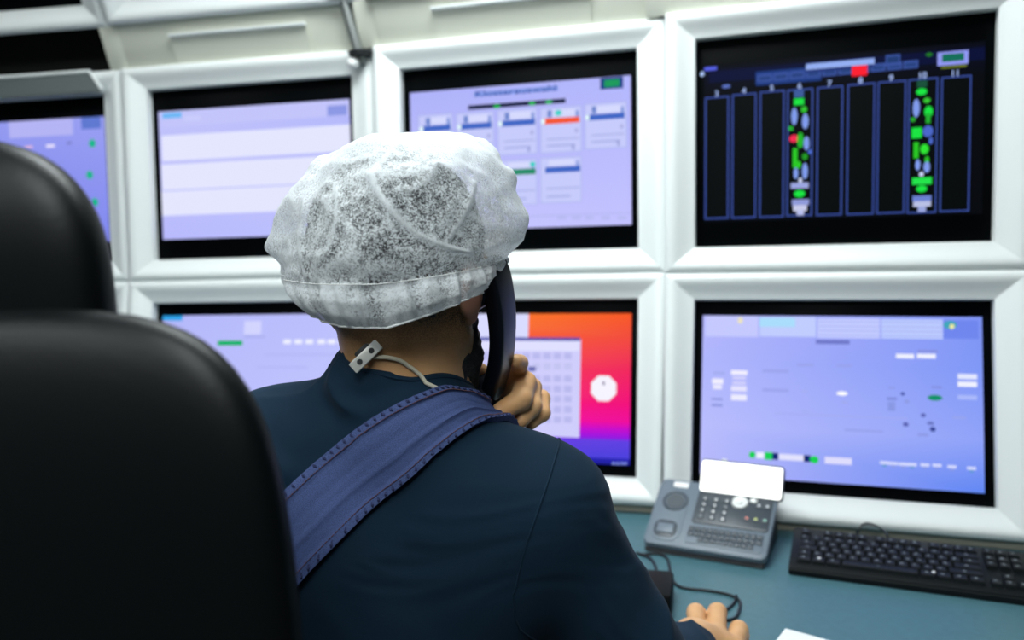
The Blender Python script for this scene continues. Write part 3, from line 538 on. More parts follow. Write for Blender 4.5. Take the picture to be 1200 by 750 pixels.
# ------------------------------------------------------------------ telephone
def phone():
    yw = math.radians(-27.0)
    u = Vector((math.cos(yw), math.sin(yw), 0)); b = Vector((-math.sin(yw), math.cos(yw), 0)); z = Vector((0, 0, 1))
    base = Vector((0.2265, 1.4445, ZD))
    mt = Matrix((u, b, z)).transposed().to_4x4(); mt.translation = base
    t = thing('desk_telephone', None, 'grey desk telephone with a glowing white display at the foot of the monitors', 'telephone', None, mt)
    W_, LEN, ANG = 0.225, 0.161, math.radians(29.7)
    fm = Matrix.Translation((0, 0.0, 0.019)) @ Matrix.Rotation(ANG, 4, 'X')
    def P(name, fn, m_, parent=t, angle=35, label=None):
        bm = bmesh.new(); fn(bm)
        for v in bm.verts: v.co = fm @ v.co
        return put(name, finish(bm, name, True, angle), m_, parent, label)
    def basef(bm):
        prof = [(0.004, 0.0), (0.147, 0.0), (0.150, 0.004), (0.138, 0.082), (0.0, 0.006)]
        A = [bm.verts.new((0.004, y, q)) for y, q in prof]; Bq = [bm.verts.new((W_ - 0.004, y, q)) for y, q in prof]
        for k in range(5): bm.faces.new((A[k], A[(k + 1) % 5], Bq[(k + 1) % 5], Bq[k]))
        bm.faces.new(A); bm.faces.new(Bq[::-1])
        bmesh.ops.bevel(bm, geom=bm.edges[:], offset=0.003, segments=2, affect='EDGES')
    quick('base', basef, M['phonebase'], t, label='black wedge base')
    shell = P('shell', lambda bm: prism(bm, rrect(0, 0, W_, LEN, 0.014), -0.014, 0.0, 0.004), M['phone'])
    # handset cradle
    def ring(bm):
        n = 32
        for (cx, cy, rx, ry) in ((0.040, 0.105, 0.026, 0.026), ):
            for r0, r1, z0, z1 in ((1.0, 0.86, 0.0004, 0.0032), (0.86, 0.70, 0.0032, 0.0006)):
                A = [bm.verts.new((cx + rx * r0 * math.cos(2 * PI * k / n), cy + ry * r0 * math.sin(2 * PI * k / n), z0)) for k in range(n)]
                Bq = [bm.verts.new((cx + rx * r1 * math.cos(2 * PI * k / n), cy + ry * r1 * math.sin(2 * PI * k / n), z1)) for k in range(n)]
                for k in range(n): bm.faces.new((A[k], A[(k + 1) % n], Bq[(k + 1) % n], Bq[k]))
    cr = P('handset_cradle', lambda bm: prism(bm, rrect(0.010, 0.010, 0.066, 0.136, 0.022), 0.0, 0.0015, 0.001), M['phone'])
    P('ear_cup', ring, M['phonehole'], cr, label='round ear cup of the cradle')
    P('ear_dish', lambda bm: cyl(bm, (0.040, 0.105, 0.0016), 0.0185, 0.0175, 0.0016, 28), M['phonehole'], cr)
    P('mouth_cup', lambda bm: prism(bm, rrect(0.015, 0.018, 0.058, 0.056, 0.014), 0.0, 0.0030, 0.0008), M['phonedark'], cr, label='dark mouth cup of the cradle')
    P('hook_switch', lambda bm: box(bm, (0.037, 0.036, 0.004), (0.032, 0.022, 0.004), 0.0015), M['phone'], cr)
    P('name_card', lambda bm: box(bm, (0.042, 0.147, 0.0006), (0.029, 0.013, 0.0016), 0.0005), M['white'], label='white name card')
    pad = P('key_panel', lambda bm: prism(bm, rrect(0.080, 0.060, 0.219, 0.138, 0.006), 0.0, 0.0022, 0.001), M['phonedark'], label='dark key panel')
    k0 = None
    def key(x, s, m_, name='dial_key', parent=pad, w=0.0125, h=0.0085):
        bm = bmesh.new(); box(bm, (0, 0, 0), (w, h, 0.0022), 0.0008)
        me = finish(bm, name)
        o = put(name, me, m_, parent); o.matrix_local = fm @ Matrix.Translation((x, s, 0.0030))
        return o
    def clone(o, x, s):
        c = o.copy(); COLL.objects.link(c); c.parent = o.parent; c.matrix_local = fm @ Matrix.Translation((x, s, 0.0030)); return c
    proto = None
    for r in range(4):
        for c in range(3):
            x, s = 0.095 + c * 0.0205, 0.118 - r * 0.0145
            proto = clone(proto, x, s) if proto else key(x, s, M['phonekey'])
    # white legend on every dial key
    lg = None
    for r in range(4):
        for c in range(3):
            x, s = 0.095 + c * 0.0205, 0.118 - r * 0.0145
            if lg is None:
                bm = bmesh.new()
                txt = '123456789*0#'
                bm.free()
            vs, fs = text_polys('123456789*0#'[r * 3 + c], 0.0075, 0.0003)
            me = bpy.data.meshes.new('legend'); me.from_pydata([fm @ Vector((x + v.x, s + v.y, 0.00425)) for v in vs], [], fs); me.update()
            put('legend', me, M['white'], pad); lg = 1
    P('navigation_ring', lambda bm: (cyl(bm, (0.160, 0.119, 0.0035), 0.0155, 0.0140, 0.004, 32), cyl(bm, (0.160, 0.119, 0.0062), 0.0062, 0.0055, 0.0016, 20)), M['silver'], pad, label='silver round navigation key')
    P('message_key', lambda bm: ball(bm, (0.1835, 0.127, 0.003), (0.0075, 0.006, 0.0028)), M['silver'], pad, label='silver oval key')
    pr2 = None
    for x, s in ((0.195, 0.117), (0.2105, 0.117), (0.178, 0.084), (0.1945, 0.084), (0.2105, 0.084)):
        pr2 = clone(pr2, x, s) if pr2 else key(x, s, M['phonekey'], 'round_key', w=0.0115, h=0.0095)
    for x, s, cc in ((0.195, 0.117, 'd8dce0'), (0.2105, 0.117, 'd8dce0'), (0.178, 0.084, 'e07a6a'), (0.1945, 0.084, 'd8e07a'), (0.2105, 0.084, '9ad8c0')):
        mm = mat('legend_' + cc, cc, 0.5)
        P('legend', lambda bm: box(bm, (x, s, 0.0043), (0.0042, 0.0038, 0.0004)), mm, pad)
    fp = P('function_panel', lambda bm: prism(bm, rrect(0.078, 0.012, 0.214, 0.052, 0.003), 0.0, 0.0012, 0.0005), M['phone'])
    pr3 = None
    for r in range(3):
        for c in range(12 if r < 2 else 9):
            x, s = 0.0845 + c * 0.0112 + (0 if r < 2 else 0.02), 0.0455 - r * 0.0118
            pr3 = clone(pr3, x, s) if pr3 else key(x, s, M['phonekey'], 'function_key', fp, 0.0096, 0.0092)
    # raised display, steeper than the keys
    dm = fm @ Matrix.Translation((0.082, 0.139, 0.004)) @ Matrix.Rotation(math.radians(33), 4, 'X')
    def D(name, fn, m_, parent=t, label=None):
        bm = bmesh.new(); fn(bm)
        for v in bm.verts: v.co = dm @ v.co
        return put(name, finish(bm, name), m_, parent, label)
    dh = D('display_housing', lambda bm: prism(bm, rrect(-0.003, -0.004, 0.151, 0.060, 0.006), -0.018, 0.002, 0.002), M['phonedark'], label='dark display housing')
    D('display', lambda bm: prism(bm, rrect(-0.0015, -0.003, 0.1495, 0.0565, 0.005), 0.0015, 0.0030, 0.0006), M['display'], dh, label='glowing white display')
    D('display_lamp', lambda bm: box(bm, (0.04, 0.061, 0.0), (0.010, 0.004, 0.005), 0.001), M['white'], dh)
phone()

# ------------------------------------------------------------------ keyboard
def legend_mat():
    mt = bpy.data.materials.new('key_cap'); mt.use_nodes = True
    nt = mt.node_tree; b = nt.nodes['Principled BSDF']; b.inputs['Roughness'].default_value = 0.5; b.inputs['Specular IOR Level'].default_value = 0.25
    tc = nt.nodes.new('ShaderNodeTexCoord'); sp = nt.nodes.new('ShaderNodeSeparateXYZ'); nt.links.new(tc.outputs['Object'], sp.inputs[0])
    oi = nt.nodes.new('ShaderNodeObjectInfo')
    def math_(op, a, bb):
        n = nt.nodes.new('ShaderNodeMath'); n.operation = op
        for i, q in enumerate((a, bb)):
            if isinstance(q, (int, float)): n.inputs[i].default_value = q
            else: nt.links.new(q, n.inputs[i])
        return n.outputs[0]
    dx = math_('ABSOLUTE', math_('ADD', sp.outputs['X'], 0.0015), 0); dy = math_('ABSOLUTE', math_('SUBTRACT', sp.outputs['Y'], 0.0018), 0)
    msk = math_('MULTIPLY', math_('LESS_THAN', dx, 0.0022), math_('LESS_THAN', dy, 0.0017))
    msk = math_('MULTIPLY', msk, math_('GREATER_THAN', sp.outputs['Z'], 0.0065))
    nz = nt.nodes.new('ShaderNodeTexNoise'); nz.noise_dimensions = '4D'; nz.inputs['Scale'].default_value = 900
    nt.links.new(tc.outputs['Object'], nz.inputs['Vector']); nt.links.new(math_('MULTIPLY', oi.outputs['Random'], 50), nz.inputs['W'])
    msk = math_('MULTIPLY', msk, math_('GREATER_THAN', nz.outputs['Fac'], 0.47))
    mx = nt.nodes.new('ShaderNodeMix'); mx.data_type = 'RGBA'
    mx.inputs['A'].default_value = (0.004, 0.006, 0.007, 1); mx.inputs['B'].default_value = (0.28, 0.32, 0.34, 1)
    nt.links.new(msk, mx.inputs['Factor']); nt.links.new(mx.outputs['Result'], b.inputs['Base Color'])
    return mt

def keyboard():
    yw = math.radians(-23.24)
    mt = Matrix.Translation((0.4592, 1.3248, ZD)) @ Matrix.Rotation(yw, 4, 'Z')
    t = thing('keyboard', None, 'black full-size computer keyboard on the desk below the right monitors', 'keyboard', None, mt)
    Wk, Dk, tilt = 0.452, 0.150, math.radians(4.0)
    def case(bm):
        prof = [(0.0, 0.0), (Dk, 0.0), (Dk, 0.028), (Dk - 0.006, 0.031), (0.010, 0.0185), (0.0, 0.013)]
        A = [bm.verts.new((0, y, q)) for y, q in prof]; B = [bm.verts.new((Wk, y, q)) for y, q in prof]
        n = len(prof)
        for k in range(n): bm.faces.new((A[k], A[(k + 1) % n], B[(k + 1) % n], B[k]))
        bm.faces.new(A); bm.faces.new(B[::-1])
        bmesh.ops.bevel(bm, geom=bm.edges[:], offset=0.0025, segments=2, affect='EDGES')
    quick('case', case, M['keyboard'], t)
    km = legend_mat(); cache = {}
    U = 0.01905
    def slope(s): return 0.0185 + (s - 0.010) * (0.031 - 0.0185) / (Dk - 0.016)
    def key(ux, s, wu=1.0, hu=1.0):
        kk = (round(wu, 2), hu)
        if kk not in cache:
            bm = bmesh.new(); w, h = wu * U - 0.0012, hu * U - 0.0012
            lo = [bm.verts.new((x * w / 2, y * h / 2, -0.002)) for x, y in ((-1, -1), (1, -1), (1, 1), (-1, 1))]
            mi = [bm.verts.new((x * (w / 2 - 0.0018), y * (h / 2 - 0.0016) + 0.0005, 0.0066)) for x, y in ((-1, -1), (1, -1), (1, 1), (-1, 1))]
            hi = [bm.verts.new((x * (w / 2 - 0.0026), y * (h / 2 - 0.0026) + 0.0005, 0.0072)) for x, y in ((-1, -1), (1, -1), (1, 1), (-1, 1))]
            for A, B in ((lo, mi), (mi, hi)):
                for k in range(4): bm.faces.new((A[k], A[(k + 1) % 4], B[(k + 1) % 4], B[k]))
            bm.faces.new(hi)
            me = finish(bm, 'key', False); me.materials.append(km); cache[kk] = me
        o = put('key', cache[kk], None, t)
        o.matrix_local = Matrix.Translation((0.0125 + ux * U, s, slope(s))) @ Matrix.Rotation(math.atan2(0.0125, Dk - 0.016), 4, 'X')
    rows = [(0.0215, [1.25, 1.25, 1.25, 6.25, 1.25, 1.25, 1.25, 1.25]), (0.0215 + U, [1.25] + [1] * 11 + [2.75]), (0.0215 + 2 * U, [1.75] + [1] * 11 + [2.25]),
            (0.0215 + 3 * U, [1.5] + [1] * 12 + [1.5]), (0.0215 + 4 * U, [1] * 13 + [2])]
    for s, ws in rows:
        x = 0.0
        for wu in ws:
            key(x + wu / 2, s, wu); x += wu
    sF = 0.0215 + 5.25 * U
    for x in [0] + [2, 3, 4, 5] + [6.5, 7.5, 8.5, 9.5] + [11, 12, 13, 14] + [15.3, 16.3, 17.3]: key(x + 0.5, sF)
    for x in (15.3, 16.3, 17.3):
        key(x + 0.5, rows[4][0]); key(x + 0.5, rows[3][0]); key(x + 0.5, rows[0][0])
    key(16.8, rows[1][0])
    for r in range(5):
        for c in range(4):
            if c == 3 and r in (0, 2): continue
            if c == 3 and r in (1, 3): key(18.6 + c + 0.5, rows[r][0] - U / 2, 1, 2); continue
            if r == 0 and c == 0: key(18.6 + 1.0, rows[0][0], 2); continue
            if r == 0 and c == 1: continue
            key(18.6 + c + 0.5, rows[r][0])
    for ux, s in ((1.9, 0.0215), (11.1, 0.0215)):  # glare on two keys painted as small white discs
        quick('key_glare', lambda bm: cyl(bm, (0.0125 + ux * U, s + 0.002, slope(s) + 0.0082), 0.0030, 0.0028, 0.0008, 14), M['white'], t, label='small painted white glare spot on a bottom row key')
keyboard()
tag_c = catmull([(0.668, 1.405, 0.764), (0.668, 1.424, 0.768), (0.655, 1.436, 0.774), (0.640, 1.440, 0.775), (0.628, 1.436, 0.766), (0.622, 1.440, 0.745), (0.618, 1.455, 0.739)], 6)
quick('keyboard_cable', lambda bm: tube(bm, tag_c, 0.0022, 8), M['cable'], label='short black cable looping behind the keyboard', cat='cable')

# ------------------------------------------------------------------ cables, adapter, mouse, paper
zc = ZD + 0.0028
cab = catmull([(0.222, 1.425, zc), (0.252, 1.424, zc), (0.266, 1.400, zc), (0.259, 1.331, zc), (0.266, 1.290, zc), (0.309, 1.273, zc), (0.338, 1.256, zc), (0.349, 1.236, zc), (0.343, 1.210, zc), (0.322, 1.176, zc), (0.275, 1.172, zc + 0.002)], 8)
quick('mouse_cable', lambda bm: tube(bm, cab, 0.0025, 8), M['cable'], label='black mouse cable curving over the desk to the hand', cat='cable')
cab2 = catmull([(0.347, 1.242, zc + 0.0052), (0.338, 1.226, zc), (0.318, 1.203, zc), (0.296, 1.182, zc), (0.27, 1.17, zc + 0.002)], 8)
quick('black_cord', lambda bm: tube(bm, catmull([(0.215, 1.432, zc), (0.236, 1.405, zc), (0.238, 1.360, zc), (0.229, 1.318, zc), (0.228, 1.290, zc + 0.006)], 8), 0.0025, 8), M['cable'], label='black cord from the telephone down to the small black adapter', cat='cable')
quick('loose_cable', lambda bm: tube(bm, cab2, 0.0023, 8), M['cable'], label='second strand of thin cable beside the hand on the mouse', cat='cable')
t = thing('cable_adapter', (0.217, 1.236, ZD), 'small black adapter box on the desk beside the dark sleeve', 'adapter')
ad = quick('adapter_body', lambda bm: box(bm, (0, 0, 0.020), (0.050, 0.092, 0.040), 0.006), M['mouse'], t); ad.rotation_euler = (0, 0, math.radians(-14))
quick('socket', lambda bm: cyl(bm, (0.010, 0.052, 0.018), 0.006, 0.005, 0.02, 12, 'Y'), M['cable'], t)
def mousef(bm):
    ball(bm, (0, 0, 0), (0.031, 0.056, 0.036), 28, 18)
    bmesh.ops.bisect_plane(bm, geom=bm.verts[:] + bm.edges[:] + bm.faces[:], plane_co=(0, 0, 0.001), plane_no=(0, 0, -1), clear_outer=True)
    bmesh.ops.holes_fill(bm, edges=[e for e in bm.edges if len(e.link_faces) == 1])
t = thing('computer_mouse', (0.264, 1.088, ZD), 'black computer mouse under the right hand', 'mouse')
mo = quick('mouse_body', mousef, M['mouse'], t); mo.rotation_euler = (0, 0, math.radians(-14))
mw = quick('scroll_wheel', lambda bm: cyl(bm, (0, 0.030, 0.0285), 0.008, 0.008, 0.006, 18, 'X'), M['dark'], t); mw.rotation_euler = (0, 0, math.radians(-14))
pm = Matrix.Translation((0.394, 1.146, ZD)) @ Matrix.Rotation(math.radians(-37), 4, 'Z')
t = thing('paper_sheet', None, 'white paper at the bottom edge, right of the hand', 'paper', None, pm)
quick('sheet', lambda bm: [box(bm, (0.052 + i * 0.0004, -0.075 - i * 0.0003, 0.0004 + i * 0.0007), (0.105, 0.148, 0.0005)) for i in range(3)], M['paper'], t, smooth=False)

# ------------------------------------------------------------------ foreground chair
def pillow(bm, a, b, c, nx, ny, dish=0.0, seg=64, rings=28):
    """cushion with a superellipse outline a x c in xz and thickness b in y"""
    R_ = []
    for i in range(rings + 1):
        f = -PI / 2 + PI * i / rings
        sf, cf = math.sin(f), max(math.cos(f), 0.0)
        yy = b * math.copysign(abs(sf) ** (2 / ny), sf); k = cf ** (2 / ny)
        ring = []
        for j in range(seg):
            th = 2 * PI * j / seg
            x = a * k * math.copysign(abs(math.cos(th)) ** (2 / nx), math.cos(th)); zz = c * k * math.copysign(abs(math.sin(th)) ** (2 / nx), math.sin(th))
            y2 = yy + dish * (x / a) ** 2
            ring.append(bm.verts.new((x, y2, zz)))
        R_.append(ring)
    for A, B in zip(R_, R_[1:]):
        for j in range(seg): bm.faces.new((A[j], A[(j + 1) % seg], B[(j + 1) % seg], B[j]))
    bmesh.ops.remove_doubles(bm, verts=bm.verts[:], dist=1e-5)

CH = Vector((-0.383, 0.500, 0))
t = thing('office_chair', (CH.x, CH.y, 0), 'black leather high-back office chair with headrest, blurred at left', 'chair')
def part(name, fn, m_, loc, parent=t, label=None, angle=50):
    o = quick(name, fn, m_, parent, True, angle, label=label); o.location = loc; return o
part('backrest', lambda bm: pillow(bm, 0.246, 0.042, 0.315, 5.2, 2.6, -0.03), M['leather'], (0, 0.0, 1.008))
part('headrest', lambda bm: pillow(bm, 0.126, 0.040, 0.106, 2.75, 2.4, -0.015), M['leather'], (0, 0.035, 1.327))
part('headrest_post', lambda bm: box(bm, (0, 0, 0), (0.06, 0.012, 0.16), 0.004), M['chairplastic'], (0, 0.062, 1.24))
part('back_shell', lambda bm: pillow(bm, 0.20, 0.012, 0.27, 4.5, 2.2, -0.02), M['chairplastic'], (0, 0.048, 0.99))
part('seat', lambda bm: pillow(bm, 0.25, 0.24, 0.045, 2.6, 5.0), M['leather'], (0, -0.235, 0.560))
part('back_bracket', lambda bm: (box(bm, (0, 0.045, 0.62), (0.07, 0.02, 0.30), 0.006), box(bm, (0, -0.07, 0.492), (0.07, 0.25, 0.024), 0.006)), M['chairplastic'], (0, 0.0, 0))
part('gas_column', lambda bm: (cyl(bm, (0, 0, 0.30), 0.025, 0.025, 0.40, 24), cyl(bm, (0, 0, 0.16), 0.032, 0.03, 0.16, 24)), M['chairplastic'], (0, -0.235, 0))
def star(parent, cx, cy):
    bs = None
    for k in range(5):
        a = 2 * PI * k / 5 + 0.3
        mt_ = Matrix.Translation((cx, cy, 0)) @ Matrix.Rotation(a, 4, 'Z')
        leg = quick('leg', lambda bm: tube(bm, [mt_ @ Vector(p) for p in ((0.02, 0, 0.105), (0.15, 0, 0.098), (0.28, 0, 0.078))], [0.022, 0.018, 0.013], 10), M['chairplastic'], parent)
        cs = quick('caster', lambda bm: [cyl(bm, (0.285, s * 0.014, 0.028), 0.028, 0.028, 0.016, 20, 'Y', mtx=mt_) for s in (-1, 1)] + [cyl(bm, (0.28, 0, 0.055), 0.007, 0.007, 0.045, 10, mtx=mt_)], M['chairplastic'], leg)
star(t, 0, -0.235)
# ------------------------------------------------------------------ implicit surfaces for the figure
def cone(a, b, ra, rb): return ('c', np.array(a, float), np.array(b, float), ra, rb)
def ell(c, r, Rm=None): return ('e', np.array(c, float), np.array(r, float), np.eye(3) if Rm is None else Rm)
def _bounds(p, mg):
    if p[0] == 'c':
        r = max(p[3], p[4]); return np.minimum(p[1], p[2]) - r - mg, np.maximum(p[1], p[2]) + r + mg
    e = np.sqrt(((p[3] * p[2][None, :]) ** 2).sum(1)); return p[1] - e - mg, p[1] + e + mg
def _dist(p, X, Y, Z):
    if p[0] == 'c':
        a, b = p[1], p[2]; d = b - a; L2 = float(d @ d) + 1e-12
        t = np.clip(((X - a[0]) * d[0] + (Y - a[1]) * d[1] + (Z - a[2]) * d[2]) / L2, 0, 1)
        return np.sqrt((X - a[0] - t * d[0]) ** 2 + (Y - a[1] - t * d[1]) ** 2 + (Z - a[2] - t * d[2]) ** 2) - (p[3] + (p[4] - p[3]) * t)
    Rm = p[3]; q = [X - p[1][0], Y - p[1][1], Z - p[1][2]]
    l = [Rm[0, i] * q[0] + Rm[1, i] * q[1] + Rm[2, i] * q[2] for i in range(3)]
    r = p[2]
    k0 = np.sqrt(sum((l[i] / r[i]) ** 2 for i in range(3))); k1 = np.sqrt(sum((l[i] / r[i] ** 2) ** 2 for i in range(3))) + 1e-9
    return k0 * (k0 - 1) / k1
def _smin(a, b, k):
    h = np.maximum(k - np.abs(a - b), 0) / k
    return np.minimum(a, b) - h * h * k * 0.25
def sdf_mesh(name, groups, h):
    """groups: (prims, blend inside the group, blend with what came before)"""
    lo = np.min([_bounds(p, 0.02)[0] for g in groups for p in g[0]], 0); hi = np.max([_bounds(p, 0.02)[1] for g in groups for p in g[0]], 0)
    n = np.ceil((hi - lo) / h).astype(int) + 1
    Fd = np.full(n, 1.0, np.float32)
    ax = [(lo[i] + h * np.arange(n[i])).astype(np.float32) for i in range(3)]
    def block(a, b):
        s = [(max(int((a[i] - lo[i]) / h), 0), min(int((b[i] - lo[i]) / h) + 2, n[i])) for i in range(3)]
        return tuple(slice(*q) for q in s)
    for prims, k, km in groups:
        mg = max(k, km) + 3 * h
        ga = np.min([_bounds(p, mg)[0] for p in prims], 0); gb = np.max([_bounds(p, mg)[1] for p in prims], 0)
        gs = block(ga, gb)
        G = np.full([s.stop - s.start for s in gs], 1.0, np.float32)
        for p in prims:
            s = block(*_bounds(p, mg))
            d = _dist(p, ax[0][s[0]][:, None, None], ax[1][s[1]][None, :, None], ax[2][s[2]][None, None, :]).astype(np.float32)
            l = tuple(slice(s[i].start - gs[i].start, s[i].stop - gs[i].start) for i in range(3))
            G[l] = _smin(G[l], d, k)
        Fd[gs] = _smin(Fd[gs], G, km)
    # naive surface nets
    ins = Fd < 0
    c = np.zeros([x - 1 for x in n], np.uint8)
    for i in (0, 1):
        for j in (0, 1):
            for k in (0, 1): c += ins[i:n[0] - 1 + i, j:n[1] - 1 + j, k:n[2] - 1 + k]
    act = (c > 0) & (c < 8)
    I = np.argwhere(act)
    idx = np.full(act.shape, -1, np.int32); idx[act] = np.arange(len(I))
    cor = {(i, j, k): Fd[I[:, 0] + i, I[:, 1] + j, I[:, 2] + k] for i in (0, 1) for j in (0, 1) for k in (0, 1)}
    acc = np.zeros((len(I), 3)); cnt = np.zeros(len(I))
    for a in cor:
        for d in range(3):
            if a[d] == 0:
                b = list(a); b[d] = 1; b = tuple(b)
                va, vb = cor[a], cor[b]
                mk = (va < 0) != (vb < 0)
                t = np.where(mk, va / np.where(mk, va - vb, 1), 0)
                pt = np.tile(np.array(a, float), (len(I), 1)); pt[:, d] = t
                acc[mk] += pt[mk]; cnt[mk] += 1
    V = lo + h * (I + acc / cnt[:, None])
    Q = []
    for d in range(3):
        sl = [slice(None)] * 3; sl2 = [slice(None)] * 3
        sl[d] = slice(0, -1); sl2[d] = slice(1, None)
        ch = ins[tuple(sl)] != ins[tuple(sl2)]
        E = np.argwhere(ch)
        e1, e2 = [(1, 2), (2, 0), (0, 1)][d]
        E = E[(E[:, e1] > 0) & (E[:, e2] > 0) & (E[:, e1] < n[e1] - 1) & (E[:, e2] < n[e2] - 1)]
        out = []
        for o1, o2 in ((1, 1), (0, 1), (0, 0), (1, 0)):
            q = E.copy(); q[:, e1] -= o1; q[:, e2] -= o2
            out.append(idx[q[:, 0], q[:, 1], q[:, 2]])
        q = np.stack(out, 1)
        fl = ~ins[E[:, 0], E[:, 1], E[:, 2]]
        q[fl] = q[fl][:, ::-1]
        Q.append(q)
    Q = np.concatenate(Q); Q = Q[(Q >= 0).all(1)]
    return V, Q
def mesh_np(name, V, Q, smooth=True):
    me = bpy.data.meshes.new(name)
    me.vertices.add(len(V)); me.vertices.foreach_set('co', np.asarray(V, np.float32).ravel())
    me.loops.add(Q.size); me.loops.foreach_set('vertex_index', Q.astype(np.int32).ravel())
    me.polygons.add(len(Q)); me.polygons.foreach_set('loop_start', (np.arange(len(Q)) * Q.shape[1]).astype(np.int32))
    me.polygons.foreach_set('use_smooth', np.full(len(Q), smooth))
    me.update(calc_edges=True); me.validate()
    return me
def relax(V, Q, it=2, lam=0.5):
    for _ in range(it):
        acc = np.zeros_like(V); cnt = np.zeros(len(V))
        for a in range(4):
            i, j = Q[:, a], Q[:, (a + 1) % 4]
            np.add.at(acc, i, V[j]); np.add.at(cnt, i, 1); np.add.at(acc, j, V[i]); np.add.at(cnt, j, 1)
        V = V + lam * (acc / np.maximum(cnt, 1)[:, None] - V)
    return V
def normals(V, Q):
    nf = np.cross(V[Q[:, 2]] - V[Q[:, 0]], V[Q[:, 3]] - V[Q[:, 1]])
    nv = np.zeros_like(V)
    for a in range(4): np.add.at(nv, Q[:, a], nf)
    return nv / (np.linalg.norm(nv, axis=1)[:, None] + 1e-12)

# ------------------------------------------------------------------ the seated man
H0 = np.array([-0.1162, 0.851, 1.2835])
yh, ph = math.radians(21), math.radians(-4)
hr = np.array([math.cos(yh), -math.sin(yh), 0]); hf0 = np.array([math.sin(yh), math.cos(yh), 0])
hf = hf0 * math.cos(ph) + np.array([0, 0, math.sin(ph)]); hu = np.cross(hr, hf)
HR = np.stack([hr, hf, hu], 1)
def hp(x, y, z): return H0 + HR @ np.array([x, y, z], float)
def rotz(R0, a):
    c, s = math.cos(a), math.sin(a)
    return R0 @ np.array([[c, -s, 0], [s, c, 0], [0, 0, 1]])

SR, SL = np.array([0.018, 0.820, 1.058]), np.array([-0.262, 0.868, 1.113])
ELB_R, WR_R = np.array([0.150, 0.815, 0.835]), np.array([0.226, 1.012, 0.795])
ELB_L, WR_L = np.array([-0.215, 1.065, 0.945]), np.array([-0.064, 0.952, 1.098])
head = [ell(hp(0, 0.0, 0.052), (0.077, 0.099, 0.094), HR), ell(hp(0, 0.042, -0.028), (0.063, 0.058, 0.082), HR), ell(hp(0, 0.078, -0.092), (0.030, 0.026, 0.024), HR),
        cone(hp(-0.057, 0.005, -0.035), hp(-0.012, 0.080, -0.093), 0.018, 0.018), cone(hp(0.057, 0.005, -0.035), hp(0.012, 0.080, -0.093), 0.018, 0.018),
        cone(hp(-0.05, 0.066, 0.030), hp(0.05, 0.066, 0.030), 0.022, 0.022)]
face = [cone(hp(0, 0.093, 0.022), hp(0, 0.116, -0.022), 0.007, 0.0125), ell(hp(-0.010, 0.106, -0.026), (0.008, 0.010, 0.007), HR), ell(hp(0.010, 0.106, -0.026), (0.008, 0.010, 0.007), HR)]
lips = [cone(hp(-0.020, 0.097, -0.054), hp(0.020, 0.097, -0.054), 0.006, 0.006), cone(hp(-0.017, 0.096, -0.064), hp(0.017, 0.096, -0.064), 0.007, 0.007)]
ear_r = [ell(hp(0.083, -0.010, 0.012), (0.008, 0.018, 0.029), rotz(HR, -0.45)), ell(hp(0.079, 0.000, -0.010), (0.008, 0.011, 0.015), rotz(HR, -0.3))]
ear_l = [ell(hp(-0.083, -0.010, 0.006), (0.008, 0.019, 0.031), rotz(HR, 0.45)), ell(hp(-0.079, 0.000, -0.018), (0.008, 0.011, 0.015), rotz(HR, 0.3))]
NB = np.array([-0.1150, 0.852, 1.165])
neck = [cone(NB, hp(-0.002, -0.012, -0.015), 0.057, 0.056), cone(NB + [0, -0.012, 0.0], hp(0, -0.050, 0.01), 0.047, 0.040)]
def torso(g):
    return [ell((-0.124, 0.868, 1.000), (0.158 + g, 0.122 + g, 0.165 + g)), ell((-0.124, 0.850, 0.860), (0.150 + g, 0.128 + g, 0.19 + g)), ell((-0.130, 0.830, 0.680), (0.158 + g, 0.135 + g, 0.16 + g)),
            cone(NB + [0.01, -0.012, -0.034], SR + [0.0, 0.0, 0.010], 0.048 + g, 0.042 + g), cone(NB + [-0.01, -0.008, 0.004], SL + [0.0, 0.0, 0.014], 0.050 + g, 0.042 + g),
            cone(SR + [-0.06, 0.0, -0.02], SR, 0.06 + g, 0.057 + g), cone(SL + [0.06, 0, -0.02], SL, 0.06 + g, 0.057 + g),
            ell((-0.030, 0.795, 1.03), (0.075 + g, 0.055 + g, 0.095 + g)), ell((-0.205, 0.815, 1.05), (0.075 + g, 0.055 + g, 0.095 + g))]
def arm(S, E, Wt, g, upto=1.0):
    Wc = E + (Wt - E) * upto
    return [cone(S, E, 0.055 + g, 0.042 + g), cone(E, Wc, 0.042 + g, 0.042 + g + (0.027 - 0.042) * upto)]
